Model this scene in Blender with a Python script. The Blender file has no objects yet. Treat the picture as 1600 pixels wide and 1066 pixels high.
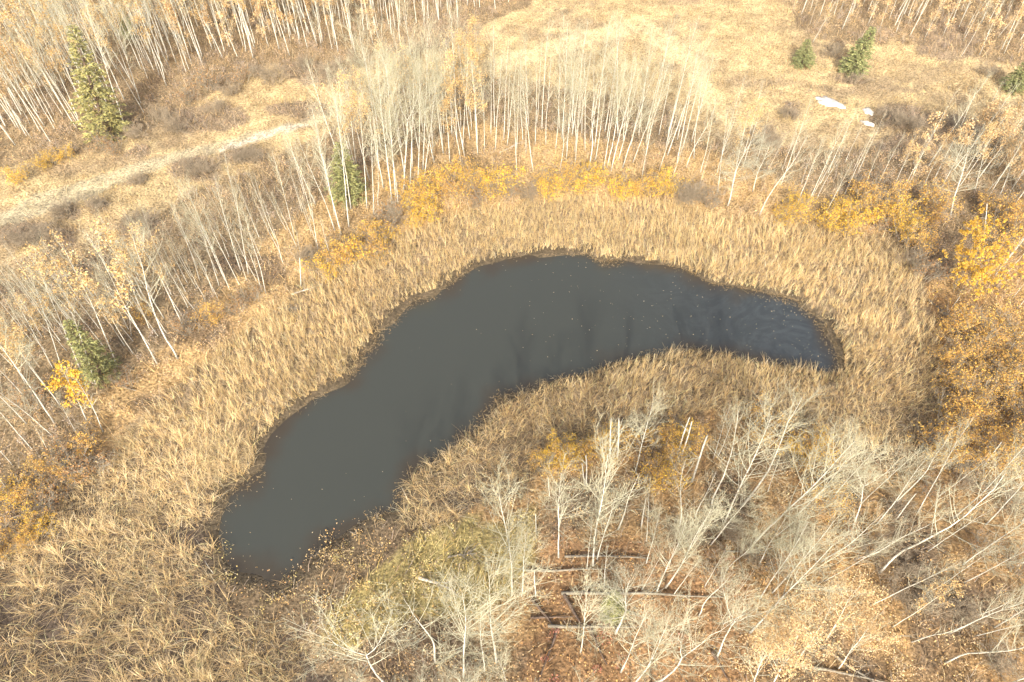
import bpy, math, random
import numpy as np
from mathutils import Vector, Matrix, Quaternion
R = math.radians
sc = bpy.context.scene
C = sc.collection
rng = np.random.default_rng(7)

# ------------------------------------------------------------------ camera, sky, sun, exposure
W, H = 1600.0, 1066.0
FPX = 1067.0
PITCH = 50.0
CAMZ = 35.0
cam = bpy.data.cameras.new("camera"); cam.sensor_width = 36.0; cam.lens = 36.0 * FPX / W
cam.clip_start = 0.5; cam.clip_end = 3000
camo = bpy.data.objects.new("camera", cam); C.objects.link(camo)
camo.location = (0, 0, CAMZ); camo.rotation_euler = (R(90 - PITCH), 0, 0)
sc.camera = camo
world = bpy.data.worlds.new("World"); sc.world = world; world.use_nodes = True
nt = world.node_tree; nt.nodes.clear()
sky = nt.nodes.new("ShaderNodeTexSky"); sky.sky_type = 'NISHITA'; sky.sun_disc = False
SUN_EL = 33.0
sky.sun_elevation = R(SUN_EL); sky.sun_rotation = R(184)
sky.air_density = 0.8; sky.dust_density = 6.0; sky.ozone_density = 0.0
bg = nt.nodes.new("ShaderNodeBackground"); bg.inputs[1].default_value = 0.15
wo = nt.nodes.new("ShaderNodeOutputWorld")
nt.links.new(sky.outputs[0], bg.inputs[0]); nt.links.new(bg.outputs[0], wo.inputs[0])
sun = bpy.data.lights.new("sun", 'SUN'); sun.energy = 3.35; sun.angle = R(0.8); sun.color = (1.0, 0.97, 0.88)
suno = bpy.data.objects.new("sun", sun); C.objects.link(suno)
sdir = Vector((0.07, 1.0, -math.tan(R(SUN_EL)) * 1.0)).normalized()     # direction the light travels
suno.rotation_euler = sdir.to_track_quat('-Z', 'Y').to_euler(); suno.location = (0, -20, 60)
sc.view_settings.view_transform = 'Standard'; sc.view_settings.look = 'None'
sc.view_settings.exposure = 0.97; sc.view_settings.gamma = 1.0
sc.cycles.max_bounces = 5; sc.cycles.diffuse_bounces = 3; sc.cycles.glossy_bounces = 2
sc.cycles.transmission_bounces = 2; sc.cycles.transparent_max_bounces = 6
sc.cycles.use_adaptive_sampling = True; sc.cycles.adaptive_threshold = 0.02
sc.cycles.caustics_reflective = False; sc.cycles.caustics_refractive = False

# ------------------------------------------------------------------ measuring: photo pixel <-> ground
cp, sp = math.cos(R(PITCH)), math.sin(R(PITCH))
def ray(u, v):
    x = (np.asarray(u, float) - W / 2) / FPX; y = (H / 2 - np.asarray(v, float)) / FPX
    return np.stack([x, cp + y * sp, -sp + y * cp], -1)
def px2g(u, v, z=0.3):
    d = ray(u, v); t = (z - CAMZ) / d[..., 2]
    return d[..., 0] * t, d[..., 1] * t
def g2px(x, y, z=0.3):
    dz = z - CAMZ
    depth = y * cp - dz * sp
    yc = y * sp + dz * cp
    return W / 2 + FPX * x / depth, H / 2 - FPX * yc / depth

# ------------------------------------------------------------------ noise and polygon helpers
def hash2(ix, iy, seed):
    n = (ix.astype(np.int64) * 374761393 + iy.astype(np.int64) * 668265263 + seed * 1442695041) & 0xffffffff
    n = ((n ^ (n >> 13)) * 1274126177) & 0xffffffff
    return ((n ^ (n >> 16)) & 0xffff) / 65535.0
def vnoise(x, y, seed=0):
    x0 = np.floor(x); y0 = np.floor(y); fx = x - x0; fy = y - y0
    fx = fx * fx * (3 - 2 * fx); fy = fy * fy * (3 - 2 * fy)
    a = hash2(x0, y0, seed); b = hash2(x0 + 1, y0, seed); c = hash2(x0, y0 + 1, seed); d = hash2(x0 + 1, y0 + 1, seed)
    return (a * (1 - fx) + b * fx) * (1 - fy) + (c * (1 - fx) + d * fx) * fy
def fbm(x, y, seed=0, o=3):
    s = 0; a = .5; t = 0
    for k in range(o):
        s = s + a * vnoise(x * 2 ** k + 17 * k, y * 2 ** k, seed + k); t += a; a *= .5
    return s / t
def inpoly(px, py, poly):
    r = np.zeros(px.shape, bool); n = len(poly)
    for i in range(n):
        x1, y1 = poly[i]; x2, y2 = poly[(i + 1) % n]
        if y1 == y2: continue
        c = ((y1 > py) != (y2 > py)) & (px < (x2 - x1) * (py - y1) / (y2 - y1) + x1)
        r ^= c
    return r
def dseg(px, py, pts, closed=True):
    d = np.full(px.shape, 1e9); n = len(pts)
    for i in range(n if closed else n - 1):
        x1, y1 = pts[i]; x2, y2 = pts[(i + 1) % n]
        dx, dy = x2 - x1, y2 - y1; L = dx * dx + dy * dy + 1e-9
        t = np.clip(((px - x1) * dx + (py - y1) * dy) / L, 0, 1)
        d = np.minimum(d, np.hypot(px - x1 - t * dx, py - y1 - t * dy))
    return d

# ------------------------------------------------------------------ plan of the place
POND = [(388,914),(346,880),(334,835),(336,805),(348,785),(356,765),(392,742),(405,715),(402,700),(424,672),(442,650),(470,628),(512,606),(548,588),(566,570),(560,556),(575,540),(590,520),(610,495),(640,467),(680,455),(712,435),(740,415),(780,405),(830,397),(872,393),(920,398),(940,408),(985,404),(1000,408),(1030,412),(1060,416),(1085,428),(1112,441),(1150,447),(1200,455),(1245,468),(1272,488),(1292,505),(1304,528),(1318,556),(1316,584),(1290,590),(1262,582),(1200,575),(1165,566),(1130,556),(1080,552),(1040,562),(990,566),(950,574),(930,588),(892,598),(862,605),(822,620),(786,626),(774,642),(754,669),(724,690),(692,718),(662,735),(643,752),(635,768),(637,792),(628,808),(602,812),(558,826),(516,850),(488,874),(458,898),(434,912)]
pond_w = [tuple(float(a) for a in px2g(u, v, 0.0)) for u, v in POND]
REEDS = [(-200,930),(0,878),(60,842),(120,752),(180,688),(230,645),(300,578),(370,522),(430,480),(480,440),(560,402),(640,362),(700,335),(800,316),(900,312),(1000,316),(1100,335),(1200,350),(1300,365),(1385,380),(1428,410),(1452,470),(1468,560),(1468,640),(1440,695),(1380,715),(1300,690),(1250,668),(1180,650),(1100,652),(1040,665),(980,690),(920,712),(860,735),(810,780),(740,800),(680,826),(630,838),(600,846),(480,900),(440,935),(470,1000),(520,1066),(540,1250),(-300,1250)]
MARSH = [(335,870),(350,840),(400,870),(440,870),(470,845),(505,815),(550,800),(590,806),(612,818),(636,836),(650,850),(560,900),(500,960),(420,975),(375,945)]
MEADOW = [(-300,330),(0,262),(130,238),(260,195),(330,155),(420,115),(520,112),(620,92),(700,72),(800,30),(900,-5),(900,-100),(1240,-100),(1235,0),(1245,50),(1300,80),(1400,70),(1520,95),(1600,110),(1900,150),(1900,240),(1600,212),(1500,205),(1400,235),(1300,235),(1200,228),(1110,225),(1050,180),(950,150),(700,120),(580,160),(500,215),(400,265),(300,305),(240,345),(120,385),(0,425),(-300,520)]
TAN = [(240,560),(330,470),(400,400),(480,330),(600,250),(740,200),(1100,240),(1240,300),(1400,370),(1200,350),(900,315),(700,340),(560,400),(430,480),(330,560),(200,660),(130,730),(150,620)]
ORANGE = [(1440,440),(1600,400),(1800,420),(1800,800),(1560,790),(1450,720),(1475,600)]
RUST = [(820,830),(960,850),(1120,860),(1180,900),(1160,980),(1140,1100),(1100,1250),(800,1250),(830,1000)]
OLIVE = [(470,890),(560,840),(640,838),(700,822),(770,812),(840,798),(830,860),(800,930),(740,960),(640,965),(560,1010),(520,1000),(490,940)]
TRACK = [(-60,378),(0,350),(60,326),(150,292),(220,266),(300,242),(380,225),(440,208),(500,190),(540,165)]
BARE = [(352,236),(390,226),(440,209),(470,200)]
TRAIL = [(740,112),(800,96),(900,74),(1000,50),(1030,70),(1080,112),(1110,165),(1160,205),(1230,226)]
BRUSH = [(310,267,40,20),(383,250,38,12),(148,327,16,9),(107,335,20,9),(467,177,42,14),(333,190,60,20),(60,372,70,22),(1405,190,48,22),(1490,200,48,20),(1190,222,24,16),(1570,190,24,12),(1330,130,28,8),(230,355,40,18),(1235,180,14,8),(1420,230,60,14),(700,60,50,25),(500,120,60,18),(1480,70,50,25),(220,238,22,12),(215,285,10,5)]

def zones(x, y):
    """albedo of the ground cover at world x,y and a zone id"""
    u, v = g2px(x, y)
    ppm = 0.03 * np.hypot(x, y) + 0.6
    wu = u + (fbm(x * .35, y * .35, 5) - .5) * 60 / ppm + (vnoise(x * 1.7, y * 1.7, 9) - .5) * 16 / ppm
    wv = v + (fbm(x * .35, y * .35, 25) - .5) * 40 / ppm + (vnoise(x * 1.7, y * 1.7, 29) - .5) * 10 / ppm
    col = np.empty(x.shape + (3,)); col[:] = (.335, .25, .145)
    zid = np.zeros(x.shape, int)
    def put(m, c, z): col[m] = c; zid[m] = z
    low = (v > 640) & (u > 560)
    put(low, (.42, .275, .13), 6)
    put(inpoly(wu, wv, TAN), (.53, .37, .18), 2)
    m = inpoly(wu, wv, MEADOW); put(m, (.43, .325, .175), 1)
    n = fbm(x * .16, y * .28, 61, 4); n2 = fbm(x * .5, y * .8, 63, 3)
    k = np.clip((n - .42) * 4, 0, 1)[..., None]
    col[m] = (col * (1 - k) + np.array((.33, .25, .15)) * k)[m]
    k = np.clip((n2 - .5) * 5, 0, .8)[..., None]
    col[m] = (col * (1 - k) + np.array((.51, .395, .215)) * k)[m]
    mt = m & (dseg(wu, wv, TRAIL, False) < 12); col[mt] = col[mt] * .35 + np.array((.60, .48, .28)) * .65
    d = dseg(wu, wv, TRACK, False)
    wd = 5 + np.clip((420 - u) / 34, 0, 10)
    mt = (d < wd); col[mt] = col[mt] * .4 + np.array((.40, .365, .25)) * .6; zid[mt] = 8
    mt = (dseg(wu, wv, BARE, False) < 4.5); col[mt] = (.53, .465, .35); zid[mt] = 8
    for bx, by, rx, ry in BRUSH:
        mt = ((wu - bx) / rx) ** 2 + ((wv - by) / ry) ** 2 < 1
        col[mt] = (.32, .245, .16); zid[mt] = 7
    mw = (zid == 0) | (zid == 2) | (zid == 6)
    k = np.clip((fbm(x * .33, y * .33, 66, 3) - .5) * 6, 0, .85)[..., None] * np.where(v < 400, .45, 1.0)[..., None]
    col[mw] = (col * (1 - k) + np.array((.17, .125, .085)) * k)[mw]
    put(inpoly(wu, wv, ORANGE), (.40, .26, .12), 3)
    put(inpoly(wu, wv, RUST), (.33, .20, .10), 4)
    put(inpoly(wu, wv, OLIVE), (.38, .31, .13), 5)
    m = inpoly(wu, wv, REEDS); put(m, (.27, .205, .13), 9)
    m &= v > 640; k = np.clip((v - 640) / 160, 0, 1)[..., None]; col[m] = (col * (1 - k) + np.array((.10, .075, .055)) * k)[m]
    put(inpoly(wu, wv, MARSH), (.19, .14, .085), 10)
    return col, zid

# ------------------------------------------------------------------ terrain height
gx = np.concatenate([[-900, -500, -300, -200, -150, -120], np.arange(-100, 100.1, .5), [120, 150, 200, 300, 500, 900]])
gy = np.concatenate([[-600, -250, -100, -50, -25, -12], np.arange(-6, 124.1, .5), [135, 160, 200, 300, 500, 900]])
GX, GY = np.meshgrid(gx, gy)
pd = dseg(GX, GY, pond_w); pin = inpoly(GX, GY, pond_w)
sd = np.where(pin, -pd, pd) + (vnoise(GX * .9, GY * .9, 3) - .5) * .7
def sstep(a, b, x):
    t = np.clip((x - a) / (b - a), 0, 1); return t * t * (3 - 2 * t)
GZ = -0.9 + 1.05 * sstep(-2.5, .4, sd) + .45 * sstep(2, 14, sd)
GZ += sstep(1, 10, sd) * (fbm(GX * .08, GY * .08, 11) - .5) * 1.1 + sstep(0.5, 3, sd) * (fbm(GX * .6, GY * .6, 12) - .5) * .22
GZ += sstep(55, 95, GY) * 1.0
GZ = np.where(sd > .5, np.maximum(GZ, .06), GZ)
def gz(x, y):
    x = np.asarray(x, float); y = np.asarray(y, float)
    i = np.clip(np.searchsorted(gx, x) - 1, 0, len(gx) - 2); j = np.clip(np.searchsorted(gy, y) - 1, 0, len(gy) - 2)
    fx = np.clip((x - gx[i]) / (gx[i + 1] - gx[i]), 0, 1); fy = np.clip((y - gy[j]) / (gy[j + 1] - gy[j]), 0, 1)
    return (GZ[j, i] * (1 - fx) + GZ[j, i + 1] * fx) * (1 - fy) + (GZ[j + 1, i] * (1 - fx) + GZ[j + 1, i + 1] * fx) * fy
def spond(x, y):
    d = dseg(x, y, pond_w); return np.where(inpoly(x, y, pond_w), -d, d)
def onground(u, v):
    z = .3
    for _ in range(5):
        x, y = px2g(u, v, z); z = float(gz(x, y))
    return float(x), float(y), z

# ------------------------------------------------------------------ mesh + material helpers
def mesh(name, V, F, mat, col=None, smooth=False):
    me = bpy.data.meshes.new(name)
    V = np.asarray(V, np.float32).reshape(-1, 3); F = np.asarray(F, np.int32)
    nf, k = F.shape
    me.vertices.add(len(V)); me.vertices.foreach_set("co", V.ravel())
    me.loops.add(nf * k); me.loops.foreach_set("vertex_index", F.ravel())
    me.polygons.add(nf); me.polygons.foreach_set("loop_start", np.arange(0, nf * k, k, dtype=np.int32))
    me.update(calc_edges=True)
    if smooth: me.polygons.foreach_set("use_smooth", np.ones(nf, bool))
    if col is not None:
        a = me.attributes.new("col", 'FLOAT_COLOR', 'POINT')
        c = np.ones((len(V), 4), np.float32); c[:, :3] = col
        a.data.foreach_set("color", c.ravel())
    me.materials.append(mat)
    return me
def link(name, me, parent=None):
    o = bpy.data.objects.new(name, me); C.objects.link(o)
    if parent: o.parent = parent
    return o
def tag(o, label, cat, group=None, kind=None):
    o["label"] = label; o["category"] = cat
    if group: o["group"] = group
    if kind: o["kind"] = kind
    return o

def new_mat(name):
    m = bpy.data.materials.new(name); m.use_nodes = True; n = m.node_tree; n.nodes.clear()
    return m, n, n.nodes.new("ShaderNodeOutputMaterial")
def veg_mat(name, transl=.25, rough=.9, nscale=6.0, amt=.25, objvar=0.0):
    m, n, out = new_mat(name); N = n.nodes; L = n.links
    at = N.new("ShaderNodeAttribute"); at.attribute_name = "col"
    tc = N.new("ShaderNodeTexCoord"); nz = N.new("ShaderNodeTexNoise"); nz.inputs["Scale"].default_value = nscale
    L.new(tc.outputs["Object"], nz.inputs["Vector"])
    mr = N.new("ShaderNodeMapRange"); mr.inputs[1].default_value = .3; mr.inputs[2].default_value = .7
    mr.inputs[3].default_value = 1 - amt; mr.inputs[4].default_value = 1 + amt * .7
    L.new(nz.outputs[0], mr.inputs[0])
    val = mr.outputs[0]
    if objvar:
        oi = N.new("ShaderNodeObjectInfo"); m2 = N.new("ShaderNodeMapRange")
        m2.inputs[3].default_value = 1 - objvar; m2.inputs[4].default_value = 1 + objvar * .6
        L.new(oi.outputs["Random"], m2.inputs[0])
        mu = N.new("ShaderNodeMath"); mu.operation = 'MULTIPLY'; L.new(val, mu.inputs[0]); L.new(m2.outputs[0], mu.inputs[1]); val = mu.outputs[0]
    sc_ = N.new("ShaderNodeVectorMath"); sc_.operation = 'SCALE'; L.new(at.outputs["Color"], sc_.inputs[0]); L.new(val, sc_.inputs["Scale"])
    d = N.new("ShaderNodeBsdfDiffuse"); L.new(sc_.outputs[0], d.inputs[0])
    if transl > 0:
        t = N.new("ShaderNodeBsdfTranslucent"); L.new(sc_.outputs[0], t.inputs[0])
        mx = N.new("ShaderNodeMixShader"); mx.inputs[0].default_value = transl
        L.new(d.outputs[0], mx.inputs[1]); L.new(t.outputs[0], mx.inputs[2]); L.new(mx.outputs[0], out.inputs[0])
    else: L.new(d.outputs[0], out.inputs[0])
    return m
M_reed = veg_mat("reed_blade", .25, nscale=2.0, amt=.12)
M_grass = veg_mat("dry_grass_blade", .25, nscale=1.5, amt=.15)
M_leaf = veg_mat("autumn_leaf", .35, nscale=3.0, amt=.15, objvar=.12)
M_litter = veg_mat("fallen_leaf", .1, nscale=2.0, amt=.15)
M_needle = veg_mat("spruce_needle", .1, nscale=5.0, amt=.25, objvar=.1)
M_twig = veg_mat("twig_bark", 0, nscale=8.0, amt=.15, objvar=.10)

def bark_mat():
    m, n, out = new_mat("aspen_bark"); N = n.nodes; L = n.links
    at = N.new("ShaderNodeAttribute"); at.attribute_name = "col"
    tc = N.new("ShaderNodeTexCoord"); mp = N.new("ShaderNodeMapping"); mp.inputs["Scale"].default_value = (3, 3, 1.4)
    L.new(tc.outputs["Object"], mp.inputs[0])
    nz = N.new("ShaderNodeTexNoise"); nz.inputs["Scale"].default_value = 4; nz.inputs["Detail"].default_value = 5
    L.new(mp.outputs[0], nz.inputs[0])
    rp = N.new("ShaderNodeValToRGB"); rp.color_ramp.elements[0].position = .36; rp.color_ramp.elements[0].color = (.25, .22, .18, 1)
    rp.color_ramp.elements[1].position = .47; rp.color_ramp.elements[1].color = (1, 1, 1, 1)
    L.new(nz.outputs[0], rp.inputs[0])
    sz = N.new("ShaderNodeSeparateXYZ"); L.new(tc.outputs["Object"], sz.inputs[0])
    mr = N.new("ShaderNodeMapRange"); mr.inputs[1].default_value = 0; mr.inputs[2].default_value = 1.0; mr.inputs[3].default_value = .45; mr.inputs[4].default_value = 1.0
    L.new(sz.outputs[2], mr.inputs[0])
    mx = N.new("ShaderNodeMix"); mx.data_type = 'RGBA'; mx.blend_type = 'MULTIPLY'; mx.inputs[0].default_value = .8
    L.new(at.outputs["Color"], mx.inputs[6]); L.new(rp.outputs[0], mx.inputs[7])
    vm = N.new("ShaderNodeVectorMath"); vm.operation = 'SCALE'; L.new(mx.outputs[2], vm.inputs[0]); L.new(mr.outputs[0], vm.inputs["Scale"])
    b = N.new("ShaderNodeBsdfPrincipled"); b.inputs["Roughness"].default_value = .75; L.new(vm.outputs[0], b.inputs["Base Color"])
    L.new(b.outputs[0], out.inputs[0]); return m
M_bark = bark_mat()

def ground_mat():
    m, n, out = new_mat("ground_cover"); N = n.nodes; L = n.links
    at = N.new("ShaderNodeAttribute"); at.attribute_name = "col"
    geo = N.new("ShaderNodeNewGeometry")
    def noise(s, d, lo, hi):
        z = N.new("ShaderNodeTexNoise"); z.inputs["Scale"].default_value = s; z.inputs["Detail"].default_value = d
        L.new(geo.outputs["Position"], z.inputs["Vector"])
        r = N.new("ShaderNodeMapRange"); r.inputs[1].default_value = .3; r.inputs[2].default_value = .7; r.inputs[3].default_value = lo; r.inputs[4].default_value = hi
        L.new(z.outputs[0], r.inputs[0]); return z, r.outputs[0]
    _, a = noise(.9, 5, .72, 1.22); z2, b = noise(6, 6, .45, 1.5)
    mu = N.new("ShaderNodeMath"); mu.operation = 'MULTIPLY'; L.new(a, mu.inputs[0]); L.new(b, mu.inputs[1])
    v = N.new("ShaderNodeVectorMath"); v.operation = 'SCALE'; L.new(at.outputs["Color"], v.inputs[0]); L.new(mu.outputs[0], v.inputs["Scale"])
    bp = N.new("ShaderNodeBump"); bp.inputs["Strength"].default_value = .8; bp.inputs["Distance"].default_value = .12; L.new(z2.outputs[0], bp.inputs["Height"])
    p = N.new("ShaderNodeBsdfPrincipled"); p.inputs["Roughness"].default_value = .95; p.inputs["Specular IOR Level"].default_value = .1
    L.new(v.outputs[0], p.inputs["Base Color"]); L.new(bp.outputs[0], p.inputs["Normal"]); L.new(p.outputs[0], out.inputs[0]); return m

# ------------------------------------------------------------------ ground
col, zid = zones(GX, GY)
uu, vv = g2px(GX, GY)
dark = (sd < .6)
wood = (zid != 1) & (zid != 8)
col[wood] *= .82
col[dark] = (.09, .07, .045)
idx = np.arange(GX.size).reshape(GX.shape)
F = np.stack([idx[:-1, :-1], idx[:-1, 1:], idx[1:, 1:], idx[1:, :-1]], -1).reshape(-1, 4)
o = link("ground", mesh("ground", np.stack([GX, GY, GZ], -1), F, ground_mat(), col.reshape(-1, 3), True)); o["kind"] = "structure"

# ------------------------------------------------------------------ pond water
def water_mat():
    m, n, out = new_mat("pond_water"); N = n.nodes; L = n.links
    geo = N.new("ShaderNodeNewGeometry")
    mp = N.new("ShaderNodeMapping"); mp.inputs["Scale"].default_value = (1, 1.0, 1); L.new(geo.outputs["Position"], mp.inputs[0])
    # silt and thin scum drawn out in swirls at the shallow eastern end
    nz = N.new("ShaderNodeTexNoise"); nz.inputs["Scale"].default_value = .35; nz.inputs["Detail"].default_value = 9; nz.inputs["Distortion"].default_value = 4.0
    nz.inputs["Roughness"].default_value = .68
    L.new(mp.outputs[0], nz.inputs["Vector"])
    r = N.new("ShaderNodeValToRGB"); e = r.color_ramp.elements
    e[0].position = .44; e[0].color = (0, 0, 0, 1); e[1].position = .60; e[1].color = (1, 1, 1, 1)
    L.new(nz.outputs[0], r.inputs[0])
    sx = N.new("ShaderNodeSeparateXYZ"); L.new(geo.outputs["Position"], sx.inputs[0])
    ex = N.new("ShaderNodeMapRange"); ex.inputs[1].default_value = 4; ex.inputs[2].default_value = 22; ex.inputs[3].default_value = 0; ex.inputs[4].default_value = 1; ex.interpolation_type = 'SMOOTHSTEP'
    L.new(sx.outputs[0], ex.inputs[0])
    mm = N.new("ShaderNodeMath"); mm.operation = 'MULTIPLY'; L.new(ex.outputs[0], mm.inputs[0]); L.new(r.outputs[0], mm.inputs[1])
    mm2 = N.new("ShaderNodeMath"); mm2.operation = 'MULTIPLY'; L.new(mm.outputs[0], mm2.inputs[0]); mm2.inputs[1].default_value = .16
    a = N.new("ShaderNodeMix"); a.data_type = 'RGBA'; a.inputs[6].default_value = (.043, .046, .038, 1); a.inputs[7].default_value = (.034, .040, .042, 1)
    L.new(ex.outputs[0], a.inputs[0])
    b = N.new("ShaderNodeMix"); b.data_type = 'RGBA'; b.inputs[7].default_value = (.14, .15, .155, 1); L.new(mm2.outputs[0], b.inputs[0]); L.new(a.outputs[2], b.inputs[6])
    # muddy shallow margins
    at = N.new("ShaderNodeAttribute"); at.attribute_name = "col"; sa = N.new("ShaderNodeSeparateColor"); L.new(at.outputs["Color"], sa.inputs[0])
    c = N.new("ShaderNodeMix"); c.data_type = 'RGBA'; c.inputs[7].default_value = (.045, .036, .024, 1); L.new(sa.outputs[0], c.inputs[0]); L.new(b.outputs[2], c.inputs[6])
    wv = N.new("ShaderNodeTexNoise"); wv.inputs["Scale"].default_value = 1.6; wv.inputs["Detail"].default_value = 3; L.new(geo.outputs["Position"], wv.inputs["Vector"])
    bp = N.new("ShaderNodeBump"); bp.inputs["Strength"].default_value = .06; bp.inputs["Distance"].default_value = .03; L.new(wv.outputs[0], bp.inputs["Height"])
    p = N.new("ShaderNodeBsdfPrincipled"); p.inputs["Roughness"].default_value = .07; p.inputs["IOR"].default_value = 1.55
    L.new(c.outputs[2], p.inputs["Base Color"]); L.new(bp.outputs[0], p.inputs["Normal"]); L.new(p.outputs[0], out.inputs[0]); return m
px_ = np.array(pond_w); x0, y0 = px_.min(0) - 3; x1, y1 = px_.max(0) + 3
wx = np.arange(x0, x1, .4); wy = np.arange(y0, y1, .4); WX, WY = np.meshgrid(wx, wy)
ws = spond(WX, WY)
keep = (ws < 2.6)
wcol = np.zeros(WX.shape + (3,)); wcol[..., 0] = sstep(-1.6, .1, ws + (fbm(WX * .7, WY * .7, 41) - .5) * 2.4)
idx = np.arange(WX.size).reshape(WX.shape)
F = np.stack([idx[:-1, :-1], idx[:-1, 1:], idx[1:, 1:], idx[1:, :-1]], -1).reshape(-1, 4)
F = F[keep.ravel()[F].all(1)]
o = link("water", mesh("water", np.stack([WX, WY, WX * 0], -1), F, water_mat(), wcol.reshape(-1, 3), True)); o["kind"] = "structure"

# ------------------------------------------------------------------ ribbons (blades of reed and grass)
def ribbons(P, az, lean, bend, Ln, wd, col, K=3, r=rng, tipdark=None):
    """P (N,3) roots; K quads each; returns V,F,colours"""
    N = len(P); s = np.linspace(0, 1, K + 1)[None, :]
    hor = Ln[:, None] * (np.sin(lean)[:, None] * s + bend[:, None] * s ** 2.2)
    ver = Ln[:, None] * (np.cos(lean)[:, None] * s - (bend[:, None] ** 1.5) * .75 * s ** 3)
    cx = P[:, 0:1] + np.cos(az)[:, None] * hor; cy = P[:, 1:2] + np.sin(az)[:, None] * hor; cz = P[:, 2:3] + np.maximum(ver, .02)
    tw = az + np.pi / 2 + r.uniform(-1.2, 1.2, N)
    w = wd[:, None] * .5 * (1 - .75 * s ** 1.5)
    ox = np.cos(tw)[:, None] * w; oy = np.sin(tw)[:, None] * w
    A = np.stack([cx - ox, cy - oy, cz], -1); B = np.stack([cx + ox, cy + oy, cz], -1)
    V = np.stack([A, B], 2).reshape(-1, 3)            # N,(K+1),2
    base = (np.arange(N) * 2 * (K + 1))[:, None] + (np.arange(K) * 2)[None, :]
    F = np.stack([base, base + 1, base + 3, base + 2], -1).reshape(-1, 4)
    return V, F, np.repeat(col, 2 * (K + 1), 0)
def scatter(n, ymax=98):
    x = rng.uniform(-82, 82, n); y = rng.uniform(4, ymax, n)
    u, v = g2px(x, y); k = (u > -130) & (u < 1730) & (v > -60) & (v < 1200)
    return x[k], y[k], u[k], v[k]
def jitcol(base, n, amt=.18, hue=.05):
    base = np.broadcast_to(np.asarray(base, float), (n, 3))
    k = rng.normal(1, amt, (n, 1)).clip(.45, 1.6); h = rng.normal(0, hue, (n, 1))
    c = base * k; c = c * np.concatenate([1 + h, 1 + 0 * h, 1 - 2 * h], 1)
    return c.clip(.01, .85)

# reeds (cattails) round the pond: dense clumps with wet gaps
x, y, u, v = scatter(2100000, 80)
CS = np.where(v > 640, .52, .44)                      # tussock spacing
wx_ = x + (vnoise(x * 1.1, y * 1.1, 68) - .5) * 1.3; wy_ = y + (vnoise(x * 1.1, y * 1.1, 69) - .5) * 1.3
ci, cj = np.floor(wx_ / CS), np.floor(wy_ / CS)
cx_ = (ci + .15 + .7 * hash2(ci, cj, 71)) * CS; cy_ = (cj + .15 + .7 * hash2(ci, cj, 72)) * CS
cx_ += x - wx_; cy_ += y - wy_
hc = hash2(ci, cj, 73); hk = hash2(ci, cj, 76)
pull = rng.uniform(.25, .85, len(x)); x = x + (cx_ - x) * pull; y = y + (cy_ - y) * pull
c_, z_ = zones(x, y); s_ = spond(x, y)
nr_ = sstep(620, 800, v) * (1 - ((u > 620) & (u < 900)))
k = (z_ == 9) & (s_ > .02)
patch = vnoise(x * .45, y * .45, 77) * .55 + hk * .45
dens = np.clip((patch - .10 - .15 * nr_ - .05 * sstep(800, 950, v)) * 3.6, .08 - .04 * nr_, 1)
k &= rng.uniform(0, 1, len(x)) < dens
x, y, u, v, cx_, cy_, hc, hk = [a[k] for a in (x, y, u, v, cx_, cy_, hc, hk)]
n = len(x); print("reeds", n)
P = np.stack([x, y, gz(x, y) - .03], 1)
near = sstep(560, 800, v)
wind = fbm(x * .12, y * .12, 74) * 8
out_ = np.arctan2(y - cy_, x - cx_)
az = np.where(rng.uniform(0, 1, n) < .30, out_ + rng.normal(0, .9, n), wind + rng.normal(0, 1.2, n))
lean = np.abs(rng.normal(.09, .11, n)) + near * .20; bend = np.abs(rng.normal(.20, .25, n)).clip(0, 1.1) + near * rng.uniform(.1, .6, n)
fallen = (rng.uniform(0, 1, n) < .04 + .20 * near) & (spond(x, y) > 1.2)
lean = np.where(fallen, rng.uniform(.6, 1.3, n), lean)
Ln = rng.uniform(.40, 1.0, n) * (.55 + .8 * hc) * (.8 + .4 * vnoise(x * .4, y * .4, 78)) * (1 - .10 * near); wd = rng.uniform(.012, .027, n) * (1 - .12 * near)
tone = fbm(x * .15, y * .15, 75)[:, None]
c = jitcol((.71, .535, .285), n, .24, .04)
pale = (rng.uniform(0, 1, n) < .18)[:, None]; c = np.where(pale, jitcol((.78, .65, .42), n, .10), c)
brown = (rng.uniform(0, 1, n) < .14 + .10 * near + .14 * sstep(800, 950, v))[:, None]; c = np.where(brown, jitcol((.44, .32, .18), n, .2), c)
c *= (.86 + .30 * tone) * (.82 + .36 * hk[:, None])
c *= np.where(near[:, None] > 0, 1 - near[:, None] * np.array((.0, .0, .0)), 1)
c *= 1 - .10 * sstep(700, 950, v)[:, None]
c *= 1 - (near * np.clip(vnoise(x * .35, y * .35, 79) * 2.2 - .9, 0, 1) * .2)[:, None]
V, F, cc = ribbons(P, az, lean, bend, Ln, wd, c, 3)
o = link("reeds", mesh("reeds", V, F, M_reed, cc)); tag(o, "dense belt of dry tan cattail reeds ringing the dark pond", "reeds", kind="stuff")

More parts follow.
